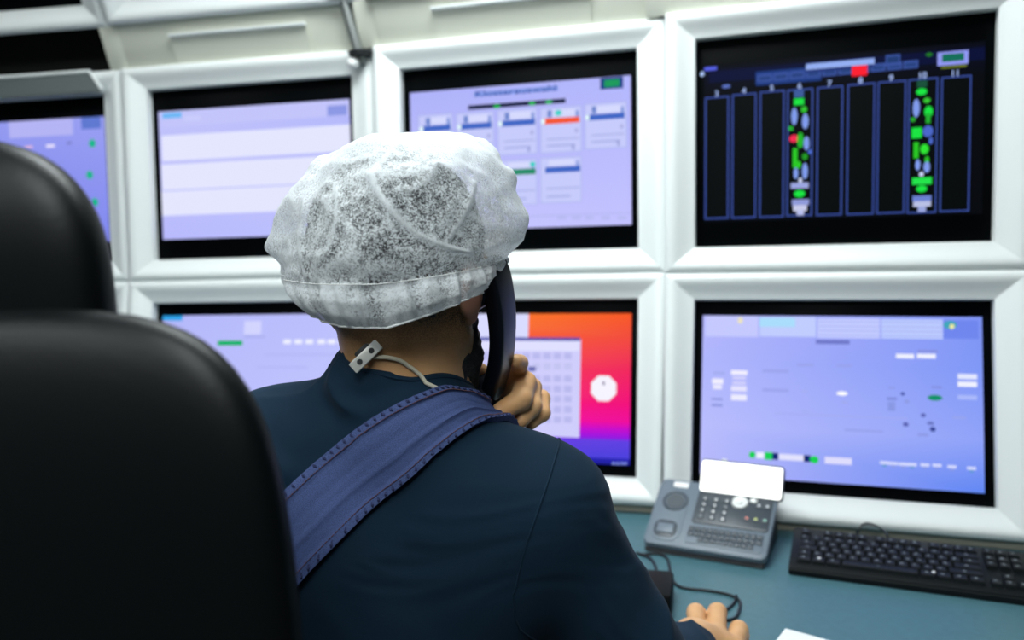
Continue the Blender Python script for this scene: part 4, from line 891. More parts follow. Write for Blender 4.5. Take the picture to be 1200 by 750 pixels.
# hands: every finger its own chain, kept apart from the next
def finger(pts, rs): return [cone(a, b, r0, r1) for a, b, r0, r1 in zip(pts, pts[1:], rs, rs[1:])]
R = lambda *q: [np.array(p, float) for p in q]
HS = np.array([0.001, -0.020, -0.006])
kI, kM, kR, kP = [q + HS for q in R((0.236, 1.072, 0.799), (0.262, 1.070, 0.800), (0.281, 1.052, 0.790), (0.293, 1.030, 0.776))]
palm_r = [cone(WR_R, kI - [0.0, 0.012, 0.006], 0.024, 0.0155), cone(WR_R, kM - [0.0, 0.012, 0.006], 0.024, 0.0160), cone(WR_R, kR - [0, 0.010, 0.004], 0.024, 0.0150), cone(WR_R, kP - [0, 0.008, 0.004], 0.022, 0.0135),
          cone(kI - [0, 0.012, 0.008], kP - [0, 0.006, 0.006], 0.0125, 0.0115)]
fr_r = [finger([kI - [0, 0.01, 0.003], (R((0.247, 1.116, 0.799))[0] + HS), (R((0.253, 1.138, 0.784))[0] + HS), (R((0.256, 1.150, 0.772))[0] + HS)], (0.0135, 0.0128, 0.0108, 0.0092)),
        finger([kM - [0, 0.01, 0.003], (R((0.277, 1.113, 0.800))[0] + HS), (R((0.284, 1.136, 0.784))[0] + HS), (R((0.286, 1.148, 0.770))[0] + HS)], (0.0138, 0.0130, 0.0110, 0.0094)),
        finger([kR - [0, 0.01, 0.003], (R((0.3005, 1.088, 0.786))[0] + HS), (R((0.309, 1.106, 0.768))[0] + HS), (R((0.310, 1.114, 0.756))[0] + HS)], (0.0132, 0.0126, 0.0106, 0.0090)),
        finger([kP - [0, 0.008, 0.003], (R((0.311, 1.058, 0.768))[0] + HS), (R((0.319, 1.072, 0.754))[0] + HS), (R((0.320, 1.080, 0.746))[0] + HS)], (0.0118, 0.0110, 0.0092, 0.0080)),
        finger([WR_R + [0.004, 0.006, -0.008], (R((0.218, 1.062, 0.780))[0] + HS), (R((0.222, 1.094, 0.768))[0] + HS), (R((0.231, 1.118, 0.760))[0] + HS)], (0.019, 0.0135, 0.0115, 0.0095))]
GK = 0.947
def near(q): return np.array(EYE) + (np.array(q, float) - np.array(EYE)) * GK
palm_l = [cone(WR_L, near((-0.030, 1.006, 1.150)), 0.025, 0.016), cone(WR_L, near((-0.020, 1.012, 1.138)), 0.025, 0.016), cone(WR_L, near((-0.016, 1.020, 1.122)), 0.025, 0.015), cone(near((-0.024, 0.996, 1.160)), near((-0.014, 1.022, 1.116)), 0.013, 0.012)]
NR_ = lambda *q: [near(p) for p in q]
fr_l = [finger(NR_((-0.022, 0.992, 1.164), (0.004, 0.984, 1.181), (0.0075, 0.962, 1.191), (0.003, 0.944, 1.197)), (0.0115, 0.0105, 0.0092, 0.0082)),
        finger(NR_((-0.016, 1.002, 1.150), (0.014, 0.984, 1.162), (0.007, 0.946, 1.150), (-0.018, 0.926, 1.140)), (0.0125, 0.0125, 0.0125, 0.0110)),
        finger(NR_((-0.014, 1.012, 1.138), (0.022, 1.001, 1.152), (0.021, 0.968, 1.136), (0.006, 0.948, 1.124)), (0.0120, 0.0112, 0.0108, 0.0095)),
        finger(NR_((-0.013, 1.022, 1.122), (0.034, 1.016, 1.134), (0.033, 0.990, 1.121), (0.018, 0.972, 1.114)), (0.0110, 0.0102, 0.0098, 0.0085)),
        finger(NR_((-0.050, 0.998, 1.128), (-0.046, 0.972, 1.160), (-0.040, 0.958, 1.184)), (0.016, 0.0115, 0.0095))]
t_man = thing('person', (-0.13, 0.80, 0), 'seated person in white hairnet and navy shirt seen from behind, holding a black handset', 'person')
MI = t_man.matrix_world.inverted() if False else Matrix.Translation((0.13, -0.80, 0))
def on_man(name, me, m_, label=None, parent=None):
    o = put(name, me, m_, parent or t_man, label)
    if parent is None: o.location = (0.13, -0.80, 0)
    return o
groups = [(torso(0.0), 0.05, 0.001), (neck, 0.02, 0.045), (head, 0.03, 0.03), (face, 0.012, 0.012), (lips, 0.006, 0.006), (ear_r, 0.006, 0.007), (ear_l, 0.006, 0.007),
          (arm(SR, ELB_R, WR_R, 0.0), 0.02, 0.03), (arm(SL, ELB_L, WR_L, 0.0), 0.02, 0.03), (palm_r, 0.012, 0.018), (palm_l, 0.012, 0.018)]
groups += [(f, 0.005, 0.0035) for f in fr_r + fr_l]
Vb, Qb = sdf_mesh('body', groups, 0.0030)
Vb = relax(Vb, Qb, 1, 0.4)
body_me = mesh_np('body', Vb, Qb)
# skin: hair stubble on the nape where the haircut fades, redder ears
loc = (Vb - H0) @ HR
stub = np.zeros(len(Vb))
nape = (loc[:, 1] < 0.035) & (loc[:, 2] < 0.06)
side = np.clip((0.075 - np.abs(loc[:, 0])) / 0.02, 0, 1)
stub[nape] = (np.clip((loc[:, 2] + 0.068) / 0.05, 0, 1))[nape]
stub *= np.where(loc[:, 1] < 0.0, 1.0, np.clip(1 - loc[:, 1] / 0.03, 0, 1))
earm = np.clip((np.abs(loc[:, 0]) - 0.077) / 0.006, 0, 1) * (np.abs(loc[:, 2]) < 0.05)
stub *= (1 - earm)
ca = body_me.color_attributes.new('Mask', 'FLOAT_COLOR', 'POINT')
ca.data.foreach_set('color', np.stack([stub, earm, np.zeros_like(stub), np.ones_like(stub)], 1).astype(np.float32).ravel())
def skin_mat():
    mt = mat('skin', (0.46, 0.255, 0.145), 0.5, spec=0.35, sss=0.12, bump=0.12, scale=700)
    nt = mt.node_tree; b = nt.nodes['Principled BSDF']
    at = nt.nodes.new('ShaderNodeVertexColor'); at.layer_name = 'Mask'
    sp = nt.nodes.new('ShaderNodeSeparateColor'); nt.links.new(at.outputs['Color'], sp.inputs[0])
    tc = nt.nodes.new('ShaderNodeTexCoord')
    nz = nt.nodes.new('ShaderNodeTexNoise'); nz.inputs['Scale'].default_value = 900; nz.inputs['Detail'].default_value = 3; nt.links.new(tc.outputs['Object'], nz.inputs['Vector'])
    nz2 = nt.nodes.new('ShaderNodeTexNoise'); nz2.inputs['Scale'].default_value = 26; nt.links.new(tc.outputs['Object'], nz2.inputs['Vector'])
    m0 = nt.nodes.new('ShaderNodeMix'); m0.data_type = 'RGBA'
    m0.inputs['A'].default_value = (0.56, 0.29, 0.11, 1); m0.inputs['B'].default_value = (0.72, 0.43, 0.23, 1); nt.links.new(nz2.outputs['Fac'], m0.inputs['Factor'])
    m1 = nt.nodes.new('ShaderNodeMix'); m1.data_type = 'RGBA'; m1.inputs['B'].default_value = (0.60, 0.28, 0.19, 1)
    nt.links.new(m0.outputs['Result'], m1.inputs['A']); nt.links.new(sp.outputs['Green'], m1.inputs['Factor'])
    mr = nt.nodes.new('ShaderNodeMapRange'); mr.inputs[1].default_value = 0.25; mr.inputs[2].default_value = 0.75; mr.inputs[3].default_value = 0.55; mr.inputs[4].default_value = 1.15
    nt.links.new(nz.outputs['Fac'], mr.inputs[0])
    mu = nt.nodes.new('ShaderNodeMath'); mu.operation = 'MULTIPLY'; mu.use_clamp = True; nt.links.new(sp.outputs['Red'], mu.inputs[0]); nt.links.new(mr.outputs[0], mu.inputs[1])
    m2 = nt.nodes.new('ShaderNodeMix'); m2.data_type = 'RGBA'; m2.inputs['B'].default_value = (0.018, 0.015, 0.013, 1)
    nt.links.new(m1.outputs['Result'], m2.inputs['A']); nt.links.new(mu.outputs[0], m2.inputs['Factor'])
    nt.links.new(m2.outputs['Result'], b.inputs['Base Color'])
    return mt
on_man('body', body_me, skin_mat())
# fingernails and eyes
for s in (-1, 1):
    bm = bmesh.new(); ball(bm, tuple(hp(s * 0.031, 0.079, 0.010)), (0.0125,) * 3)
    e = on_man('eye', finish(bm, 'eye'), M['eye'])
    bm = bmesh.new(); ball(bm, tuple(hp(s * 0.031, 0.0885, 0.010)), (0.0045,) * 3, 12, 8)
    put('iris', finish(bm, 'iris'), M['beard'], e)
# hair
Vh, Qh = sdf_mesh('hair', [([ell(hp(0, -0.004, 0.060), (0.086, 0.106, 0.099), HR)], 0.01, 0.001), ([ell(hp(0, -0.046, 0.030), (0.068, 0.060, 0.050), HR)], 0.01, 0.03)], 0.0035)
Nh = normals(Vh, Qh)
Vh = Vh + Nh * np.array([0.004 * noise.noise(Vector(v) * 45) + 0.0025 * noise.noise(Vector(v) * 140) for v in Vh])[:, None]
lh = (Vh - H0) @ HR
keep = ~((lh[:, 1] > 0.062) & (lh[:, 2] < 0.085)) & ~((lh[:, 1] > 0.015) & (lh[:, 2] < 0.035)) & ~((np.abs(lh[:, 0]) > 0.068) & (lh[:, 2] < 0.028))
Qh = Qh[keep[Qh].all(1)]
on_man('hair', mesh_np('hair', Vh, Qh), M['hair'], 'short black hair')
bm = bmesh.new()
# beard along the jaw
Vd, Qd = sdf_mesh('beard', [([cone(hp(0.066, 0.022, -0.004), hp(0.060, 0.036, -0.058), 0.010, 0.014), cone(hp(0.060, 0.036, -0.058), hp(0.030, 0.085, -0.102), 0.014, 0.018), cone(hp(0.064, 0.012, -0.028), hp(0.055, 0.012, -0.088), 0.010, 0.011), cone(hp(0.056, 0.030, -0.07), hp(0.040, 0.07, -0.118), 0.014, 0.016), cone(hp(-0.066, 0.022, -0.012), hp(-0.064, 0.036, -0.055), 0.011, 0.014),
                              cone(hp(-0.064, 0.036, -0.055), hp(-0.030, 0.085, -0.098), 0.014, 0.017), cone(hp(-0.03, 0.087, -0.100), hp(0.03, 0.087, -0.100), 0.018, 0.018), cone(hp(-0.02, 0.101, -0.042), hp(0.02, 0.101, -0.042), 0.006, 0.006)], 0.012, 0.001)], 0.003)
Nd = normals(Vd, Qd)
Vd = Vd + Nd * np.array([0.0025 * noise.noise(Vector(v) * 160) for v in Vd])[:, None]
bm.free()
on_man('beard', mesh_np('beard', Vd, Qd), M['beard'], 'black beard along the jaw')

# shirt: follows the torso and arms, with folds
Vs, Qs = sdf_mesh('shirt', [(torso(0.008), 0.05, 0.001), ([cone((-0.1175, 0.836, 1.160), (-0.129, 0.840, 1.196), 0.074, 0.062), cone((-0.1155, 0.834, 1.140), (-0.110, 0.836, 1.158), 0.072, 0.059), cone((-0.118, 0.834, 1.155), (-0.118, 0.834, 1.184), 0.070, 0.060)], 0.01, 0.030), (arm(SR, ELB_R, WR_R, 0.011, 0.76), 0.02, 0.03), (arm(SL, ELB_L, WR_L, 0.011, 0.93), 0.02, 0.03)], 0.0042)
Vs = relax(Vs, Qs, 2, 0.5)
Ns = normals(Vs, Qs)
bv_0 = BVHTree.FromPolygons([tuple(v) for v in Vs], [tuple(int(i) for i in q) for q in Qs])
def fold(v):
    x, y, z = v
    a = noise.noise(Vector((x * 7 + 3, y * 7, z * 38 + 6 * noise.noise(Vector((x * 5, y * 5, z * 6))))))
    b_ = noise.noise(Vector((x * 16, y * 16, z * 16)))
    back = max(0.0, min(1.0, (0.86 - y) / 0.08))
    left = max(0.0, min(1.0, (-0.07 - x) / 0.10)); up_ = max(0.0, min(1.0, (z - 1.02) / 0.08))
    slv = max(0.0, min(1.0, (x - 0.06) / 0.04))
    dg = noise.noise(Vector(((x + z * 0.8) * 34, y * 6, (z - x) * 7)))
    return 0.0110 * (0.12 + 0.82 * left * up_) * back * (1 - abs(a) * 2.2) + 0.0016 * b_ + slv * 0.004 * (1 - 2.4 * abs(dg))
_sa, _sb = Vector((-0.300, 0.757, 0.990)), Vector((-0.045, 0.780, 1.190))
def under_strap(v):
    dd = _sb - _sa; t = max(0, min(1.2, (Vector(v) - _sa).dot(dd) / dd.length_squared))
    return max(0.0, min(1.0, ((Vector(v) - _sa - dd * t).length - 0.05) / 0.02))
Vs = Vs + Ns * np.array([fold(v) * under_strap(v) for v in Vs])[:, None]
shirt_me = mesh_np('shirt', Vs, Qs)
shirt = on_man('shirt', shirt_me, M['shirt'], 'dark navy long-sleeved shirt')
bv_s = BVHTree.FromPolygons([tuple(v) for v in Vs], [tuple(int(i) for i in q) for q in Qs])
bv_b = BVHTree.FromPolygons([tuple(v) for v in Vb], [tuple(int(i) for i in q) for q in Qb])
# sleeve seam and collar band
def snap(p, off, both=False):
    l, nn, _, d = bv_s.find_nearest(Vector(p))
    if both:
        l2, n2, _, d2 = bv_b.find_nearest(Vector(p))
        # outside whichever surface is on top at this spot
        if (l2 - l).dot(nn) > 0: l, nn = l2, n2
    return l + nn * off
seam = []
for k in range(40):
    a = 2 * PI * k / 40
    ax_ = Vector((0.92, -0.1, -0.38)).normalized(); e1 = ax_.cross(Vector((0, 1, 0))).normalized(); e2 = ax_.cross(e1)
    seam.append(snap(Vector(SR + [-0.004, 0, 0.0]) + (e1 * math.cos(a) + e2 * math.sin(a)) * 0.09, 0.0004))
bm = bmesh.new(); tube(bm, seam + seam[:1], 0.0012, 6)
put('sleeve_seam', finish(bm, 'sleeve_seam'), M['shirt'], shirt)
nk = []
for k in range(60):
    a = 2 * PI * k / 60
    dr = Vector((math.cos(a), math.sin(a), 0)); z = 1.275
    while z > 1.12:
        o_ = Vector((-0.116, 0.846, z)) + dr * 0.4
        hs, hb = bv_s.ray_cast(o_, -dr), bv_b.ray_cast(o_, -dr)
        if hs[0] is not None and (hb[0] is None or hs[3] < hb[3] - 0.0005): break
        z -= 0.001
    nk.append(hs[0] if hs[0] is not None else o_)
nk = [sum((nk[(k + q) % 60] for q in (-2, -1, 0, 1, 2)), Vector()) / 5 for k in range(60)]
bm = bmesh.new(); tube(bm, [p + Vector((0, 0, -0.002)) for p in nk + nk[:1]], 0.0030, 8)
put('collar', finish(bm, 'collar'), M['shirt'], shirt)

# denim strap over the right shoulder, laid on the shirt
SLp = [(-0.300, 0.768, 1.030), (-0.262, 0.762, 1.075), (-0.239, 0.7595, 1.0973), (-0.2213, 0.7599, 1.1138), (-0.1883, 0.767, 1.1414), (-0.1619, 0.767, 1.1604), (-0.1355, 0.7656, 1.1787), (-0.1104, 0.7688, 1.1922), (-0.0863, 0.7798, 1.1998), (-0.0713, 0.7919, 1.2005), (-0.063, 0.815, 1.184), (-0.058, 0.850, 1.155), (-0.058, 0.910, 1.105)]
SRp = [(-0.285, 0.745, 0.935), (-0.243, 0.744, 0.990), (-0.2201, 0.7444, 1.0163), (-0.1967, 0.7404, 1.0424), (-0.1547, 0.7474, 1.0815), (-0.1299, 0.7535, 1.1019), (-0.1042, 0.7560, 1.1213), (-0.0791, 0.7620, 1.1422), (-0.0546, 0.7776, 1.1562), (-0.0300, 0.8050, 1.1600), (-0.018, 0.825, 1.148), (-0.012, 0.855, 1.125), (-0.012, 0.910, 1.080)]
A_, B_ = catmull(SLp, 7), catmull(SRp, 7)
nu = 26
grid = []
for i, (a, b) in enumerate(zip(A_, B_)):
    row = []
    for j in range(nu + 1):
        t = j / nu
        p = a.lerp(b, t)
        l, nn, _, _ = bv_0.find_nearest(p)
        e = min(t, 1 - t)
        off = 0.0050 + (0.0022 if e < 0.14 else 0.0) + (0.0012 * noise.noise(Vector((i * 0.9, j * 0.5, 3.0))) if e < 0.2 else 0.0) + 0.0022 * max(0, 1 - abs(t - 0.62) / 0.06) - 0.0010 * max(0, 1 - abs(t - 0.40) / 0.07)
        row.append((l + nn * off, l + nn * 0.0005))
    grid.append(row)
def strapf(bm):
    T = [[bm.verts.new(p[0]) for p in r] for r in grid]; Bt = [[bm.verts.new(p[1]) for p in r] for r in grid]
    for i in range(len(T) - 1):
        for j in range(nu):
            bm.faces.new((T[i][j], T[i + 1][j], T[i + 1][j + 1], T[i][j + 1])); bm.faces.new((Bt[i][j], Bt[i][j + 1], Bt[i + 1][j + 1], Bt[i + 1][j]))
        bm.faces.new((T[i][0], Bt[i][0], Bt[i + 1][0], T[i + 1][0])); bm.faces.new((T[i][nu], T[i + 1][nu], Bt[i + 1][nu], Bt[i][nu]))
bm = bmesh.new(); strapf(bm)
strap = on_man('shoulder_strap', finish(bm, 'strap', True, 60), M['denim'], 'blue denim strap over the right shoulder')
def stitches(bm):
    for j in (3, nu - 3):
        for i in range(2, len(grid) - 2):
            for f in (0.1, 0.6):
                a, b = grid[i][j][0].lerp(grid[i + 1][j][0], f), grid[i][j][0].lerp(grid[i + 1][j][0], f + 0.32)
                nn = (grid[i][j][0] - grid[i][j][1]).normalized()
                tube(bm, [a + nn * 0.0003, (a + b) / 2 + nn * 0.0008, b + nn * 0.0003], 0.00055, 5)
bm = bmesh.new(); stitches(bm)
put('stitching', finish(bm, 'stitching'), M['thread'], strap, 'brown topstitching', kind='stuff')
def puck(bm):
    for j0 in (0, nu):
        for i in range(1, len(grid) - 1):
            if i % 2: continue
            a = grid[i][j0][0]; b = grid[i][abs(j0 - 2)][0]; nn = (grid[i][j0][0] - grid[i][j0][1]).normalized()
            d = (grid[i + 1][j0][0] - grid[i][j0][0]) * 0.5
            tube(bm, [a - nn * 0.0006, a.lerp(b, 0.5) + d * 0.4 + nn * 0.0004, b + d - nn * 0.0004], [0.0008, 0.0016, 0.0008], 6)
bm = bmesh.new(); puck(bm)
put('puckered_hem', finish(bm, 'puckered_hem'), M['denimdark'], strap, 'darker puckered hem ridges', kind='stuff')

# lanyard cord round the neck with a metal clip
LN = [(-0.139, 0.7705, 1.2370), (-0.1328, 0.7690, 1.2360), (-0.1197, 0.7639, 1.2346), (-0.0995, 0.7630, 1.2282), (-0.0767, 0.7730, 1.2120), (-0.0608, 0.7935, 1.1925), (-0.0480, 0.8163, 1.1780), (-0.040, 0.86, 1.165), (-0.045, 0.92, 1.13)]
lp = [snap(p, 0.0022, True) for p in catmull(LN, 6)]
bm = bmesh.new(); tube(bm, lp, 0.0021, 8)
lan = on_man('lanyard', finish(bm, 'lanyard'), M['cord'], 'cream lanyard cord with a metal clip')
cp = (Vector((-0.1525, 0.7749, 1.2263)) + Vector((-0.1294, 0.7836, 1.2467))) / 2
cl, cn, _, _ = bv_s.find_nearest(cp)
dirv = Vector((0.0231, 0.003, 0.0204)).normalized()
nv = Vector((0.05, -0.93, 0.36)); nv = (nv - dirv * nv.dot(dirv)).normalized(); sv = dirv.cross(nv)
cm = Matrix((dirv, sv, nv)).transposed().to_4x4(); cm.translation = cp + nv * 0.010
bm = bmesh.new(); prism(bm, rrect(-0.0175, -0.0058, 0.0175, 0.0058, 0.0012, 3), -0.0012, 0.0012, 0.0004)
for v in bm.verts: v.co = cm @ v.co
cz = put('clip_plate', finish(bm, 'clip_plate'), M['clip'], lan, 'light metal clip plate with two dark snaps')
for s in (-1, 1):
    bm = bmesh.new(); cyl(bm, (s * 0.0078, 0, 0.0013), 0.0030, 0.0027, 0.0012, 18, mtx=cm)
    put('snap', finish(bm, 'snap'), M['dark'], lan, 'dark round snap')
bm = bmesh.new(); box(bm, (0.003, -0.006, -0.006), (0.022, 0.010, 0.008), 0.002, mtx=cm)
put('clip_jaw', finish(bm, 'clip_jaw'), M['dark'], lan)
bm = bmesh.new(); cyl(bm, (0.012, -0.0085, -0.004), 0.003, 0.003, 0.004, 12, mtx=cm)
put('rivet', finish(bm, 'rivet'), M['clip'], lan)

# trousers, shoes
hipL, hipR = np.array([-0.215, 0.80, 0.570]), np.array([-0.045, 0.775, 0.570])
kneeL, kneeR = np.array([-0.26, 1.20, 0.560]), np.array([0.05, 1.19, 0.560])
ankL, ankR = np.array([-0.27, 1.25, 0.12]), np.array([0.07, 1.24, 0.12])
Vt, Qt = sdf_mesh('trousers', [([ell((-0.130, 0.80, 0.600), (0.175, 0.140, 0.130)), cone(hipL, kneeL, 0.085, 0.062), cone(hipR, kneeR, 0.085, 0.062), cone(kneeL, ankL, 0.066, 0.052), cone(kneeR, ankR, 0.066, 0.052)], 0.05, 0.001)], 0.007)
on_man('trousers', mesh_np('trousers', Vt, Qt), M['trouser'], 'denim trousers')
for a in (ankL, ankR):
    Vq, Qq = sdf_mesh('shoe', [([cone(a + [0, 0, -0.03], a + [0, 0.0, -0.075], 0.045, 0.042), cone(a + [0, -0.02, -0.08], a + [0.0, 0.16, -0.085], 0.040, 0.033)], 0.03, 0.001)], 0.006)
    Vq[:, 2] = np.maximum(Vq[:, 2], 0.001)
    on_man('shoe', mesh_np('shoe', Vq, Qq), M['dark'])
t = thing('swivel_stool', (-0.13, 0.83, 0), 'dark swivel stool the person in the hairnet sits on', 'stool')
quick('seat', lambda bm: (cyl(bm, (0, 0, 0.445), 0.19, 0.19, 0.05, 40)), M['chairplastic'], t)
quick('column', lambda bm: cyl(bm, (0, 0, 0.25), 0.025, 0.025, 0.36, 20), M['metal'], t)
star(t, 0, 0)
# ------------------------------------------------------------------ hairnet
# half widths of the puffed cap from crown to hem: height, left edge, right edge, depth, centre of depth, forward tilt of the ring
RING = [(1.4560, -0.108, -0.092, 0.010, 0.872, 0.00), (1.4545, -0.135, -0.066, 0.040, 0.872, 0.00), (1.4480, -0.158, -0.048, 0.068, 0.872, 0.00), (1.4370, -0.182, -0.027, 0.092, 0.870, 0.00), (1.4240, -0.200, -0.012, 0.110, 0.866, 0.00),
        (1.4080, -0.210, -0.004, 0.121, 0.863, 0.00), (1.3900, -0.220, 0.000, 0.128, 0.860, 0.00), (1.3720, -0.225, 0.003, 0.131, 0.857, 0.00), (1.3540, -0.230, 0.0035, 0.133, 0.855, 0.01), (1.3400, -0.232, 0.000, 0.133, 0.853, 0.02),
        (1.3280, -0.229, -0.009, 0.129, 0.853, 0.03), (1.3190, -0.231, -0.0115, 0.124, 0.853, 0.04), (1.3120, -0.228, -0.0130, 0.122, 0.853, 0.05), (1.3040, -0.224, -0.0125, 0.127, 0.853, 0.07), (1.2940, -0.216, -0.015, 0.126, 0.854, 0.10), (1.2850, -0.207, -0.022, 0.116, 0.855, 0.13)]
def net_point(tt_, phi):
    x = tt_ * (len(RING) - 1); i = min(int(x), len(RING) - 2); f = x - i
    f = f
    a, b = RING[i], RING[i + 1]
    z, xl, xr, d, yc, tl = [a[k] + (b[k] - a[k]) * f for k in range(6)]
    cx, hx = (xl + xr) / 2, (xr - xl) / 2
    px, py = math.cos(phi), math.sin(phi)      # py < 0 : back of the head
    rise = 0.022 * max(0.0, px) * max(0.0, min(1.0, (tt_ - 0.66) / 0.3))      # the hem climbs over the right ear
    return Vector((cx + hx * px, yc + d * py, z + tl * d * py + rise)), Vector((px, py, 0.0))
NR, NS = 96, 260
FOLDS = [([(-0.1206, 1.4059), (-0.1165, 1.394), (-0.1083, 1.3820), (-0.0960, 1.3665), (-0.0822, 1.3541), (-0.062, 1.343), (-0.0409, 1.3352)], 0.0065, 0.0032),
         ([(-0.0340, 1.398), (-0.0380, 1.384), (-0.046, 1.364), (-0.055, 1.350)], 0.0035, 0.0022),
         ([(-0.0980, 1.392), (-0.084, 1.392), (-0.072, 1.400), (-0.066, 1.412)], 0.0030, 0.0026),
         ([(-0.155, 1.398), (-0.150, 1.370), (-0.160, 1.340)], 0.0025, 0.003),
         ([(-0.190, 1.385), (-0.196, 1.350), (-0.188, 1.318)], 0.0035, 0.003)]
def seg_d(p, a, b):
    d = b - a; t = max(0, min(1, (p - a).dot(d) / d.length_squared)); return (p - a - d * t).length
FOLDS = [([Vector(q) for q in pl], amp, wd) for pl, amp, wd in FOLDS]
def disp(v, tt_, phi):
    q = v * 1.0
    r1 = 1 - 2 * abs(noise.noise(q * 17 + Vector((3, 1, 7))))
    r2 = 1 - 2 * abs(noise.noise(q * 42 + Vector((1, 5, 2))))
    r3 = noise.noise(q * 95)
    big = noise.noise(q * 14 + Vector((9, 2, 4)))
    amp = min(1.0, tt_ * 5)
    out = amp * (0.0110 * big + 0.0042 * r1 ** 1 + 0.0020 * r2 + 0.0007 * r3)
    if tt_ > 0.72:      # gathered frill below the elastic
        g = min(1, (tt_ - 0.72) / 0.1)
        out += g * (0.0055 * (1 - 2 * abs(noise.noise(Vector((math.cos(phi) * 9, math.sin(phi) * 9, tt_ * 1.6))))) + 0.0017 * math.sin(phi * 46 + 3 * noise.noise(Vector((phi * 3, 0, 0)))))
    if math.sin(phi) < 0.1:
        p2 = Vector((v.x, v.z))
        for pl, am, wd in FOLDS:
            d = min(seg_d(p2, a, b) for a, b in zip(pl, pl[1:]))
            if d < wd * 4: out += am * math.exp(-(d / wd) ** 2)
        # the lobe right of the long fold stands further off the head
        out += 0.006 * max(0, min(1, (v.x + 0.035) / 0.03)) * max(0, min(1, (v.z - 1.32) / 0.02))
    for bx, bz, am, wd in ((-0.236, 1.3430, 0.011, 0.013), (-0.224, 1.322, -0.004, 0.010), (0.0, 1.403, 0.007, 0.010), (-0.008, 1.418, -0.004, 0.008), (0.010, 1.364, 0.008, 0.012), (-0.190, 1.428, 0.004, 0.012)):
        q2 = ((v.x - bx) ** 2 + (v.z - bz) ** 2) / wd ** 2 + ((v.y - 0.856) / 0.05) ** 2
        if q2 < 8: out += am * math.exp(-q2)
    return out
NV, NQ, NC = [], [], []
def crease(v, tt_, phi):
    c = 0.0
    if math.sin(phi) < 0.15:
        p2 = Vector((v.x, v.z))
        for pl, am, wd in FOLDS:
            d = min(seg_d(p2, a, b) for a, b in zip(pl, pl[1:]))
            c = max(c, math.exp(-(d / (wd * 0.75)) ** 2) * min(1, am / 0.0045))
    q = Vector(v)
    c = max(c, 0.55 * max(0, 1 - abs(noise.noise(q * 17 + Vector((3, 1, 7)))) * 14), 0.6 * max(0, 1 - abs(noise.noise(q * 42 + Vector((1, 5, 2)))) * 7) * (0.5 + 0.5 * noise.noise(q * 20)))
    if tt_ > 0.76: c = max(c, 0.38 + 0.4 * (1 - 2 * abs(noise.noise(Vector((math.cos(phi) * 9, math.sin(phi) * 9, tt_ * 1.6))))))
    up = max(0.0, min(1.0, (v.z - 1.40) / 0.05))
    return min(1.0, c + 0.30 * up)
for i in range(NR):
    tt_ = i / (NR - 1)
    for j in range(NS):
        phi = 2 * PI * j / NS
        p, dr = net_point(tt_, phi)
        up = max(0.0, 1 - tt_ * 2.2)
        nd = Vector((dr.x * (1 - up), dr.y * (1 - up), up + 0.15)).normalized()
        NV.append(p + nd * disp(p, tt_, phi)); NC.append(crease(p, tt_, phi))
for i in range(NR - 1):
    for j in range(NS):
        NQ.append((i * NS + j, (i + 1) * NS + j, (i + 1) * NS + (j + 1) % NS, i * NS + (j + 1) % NS))
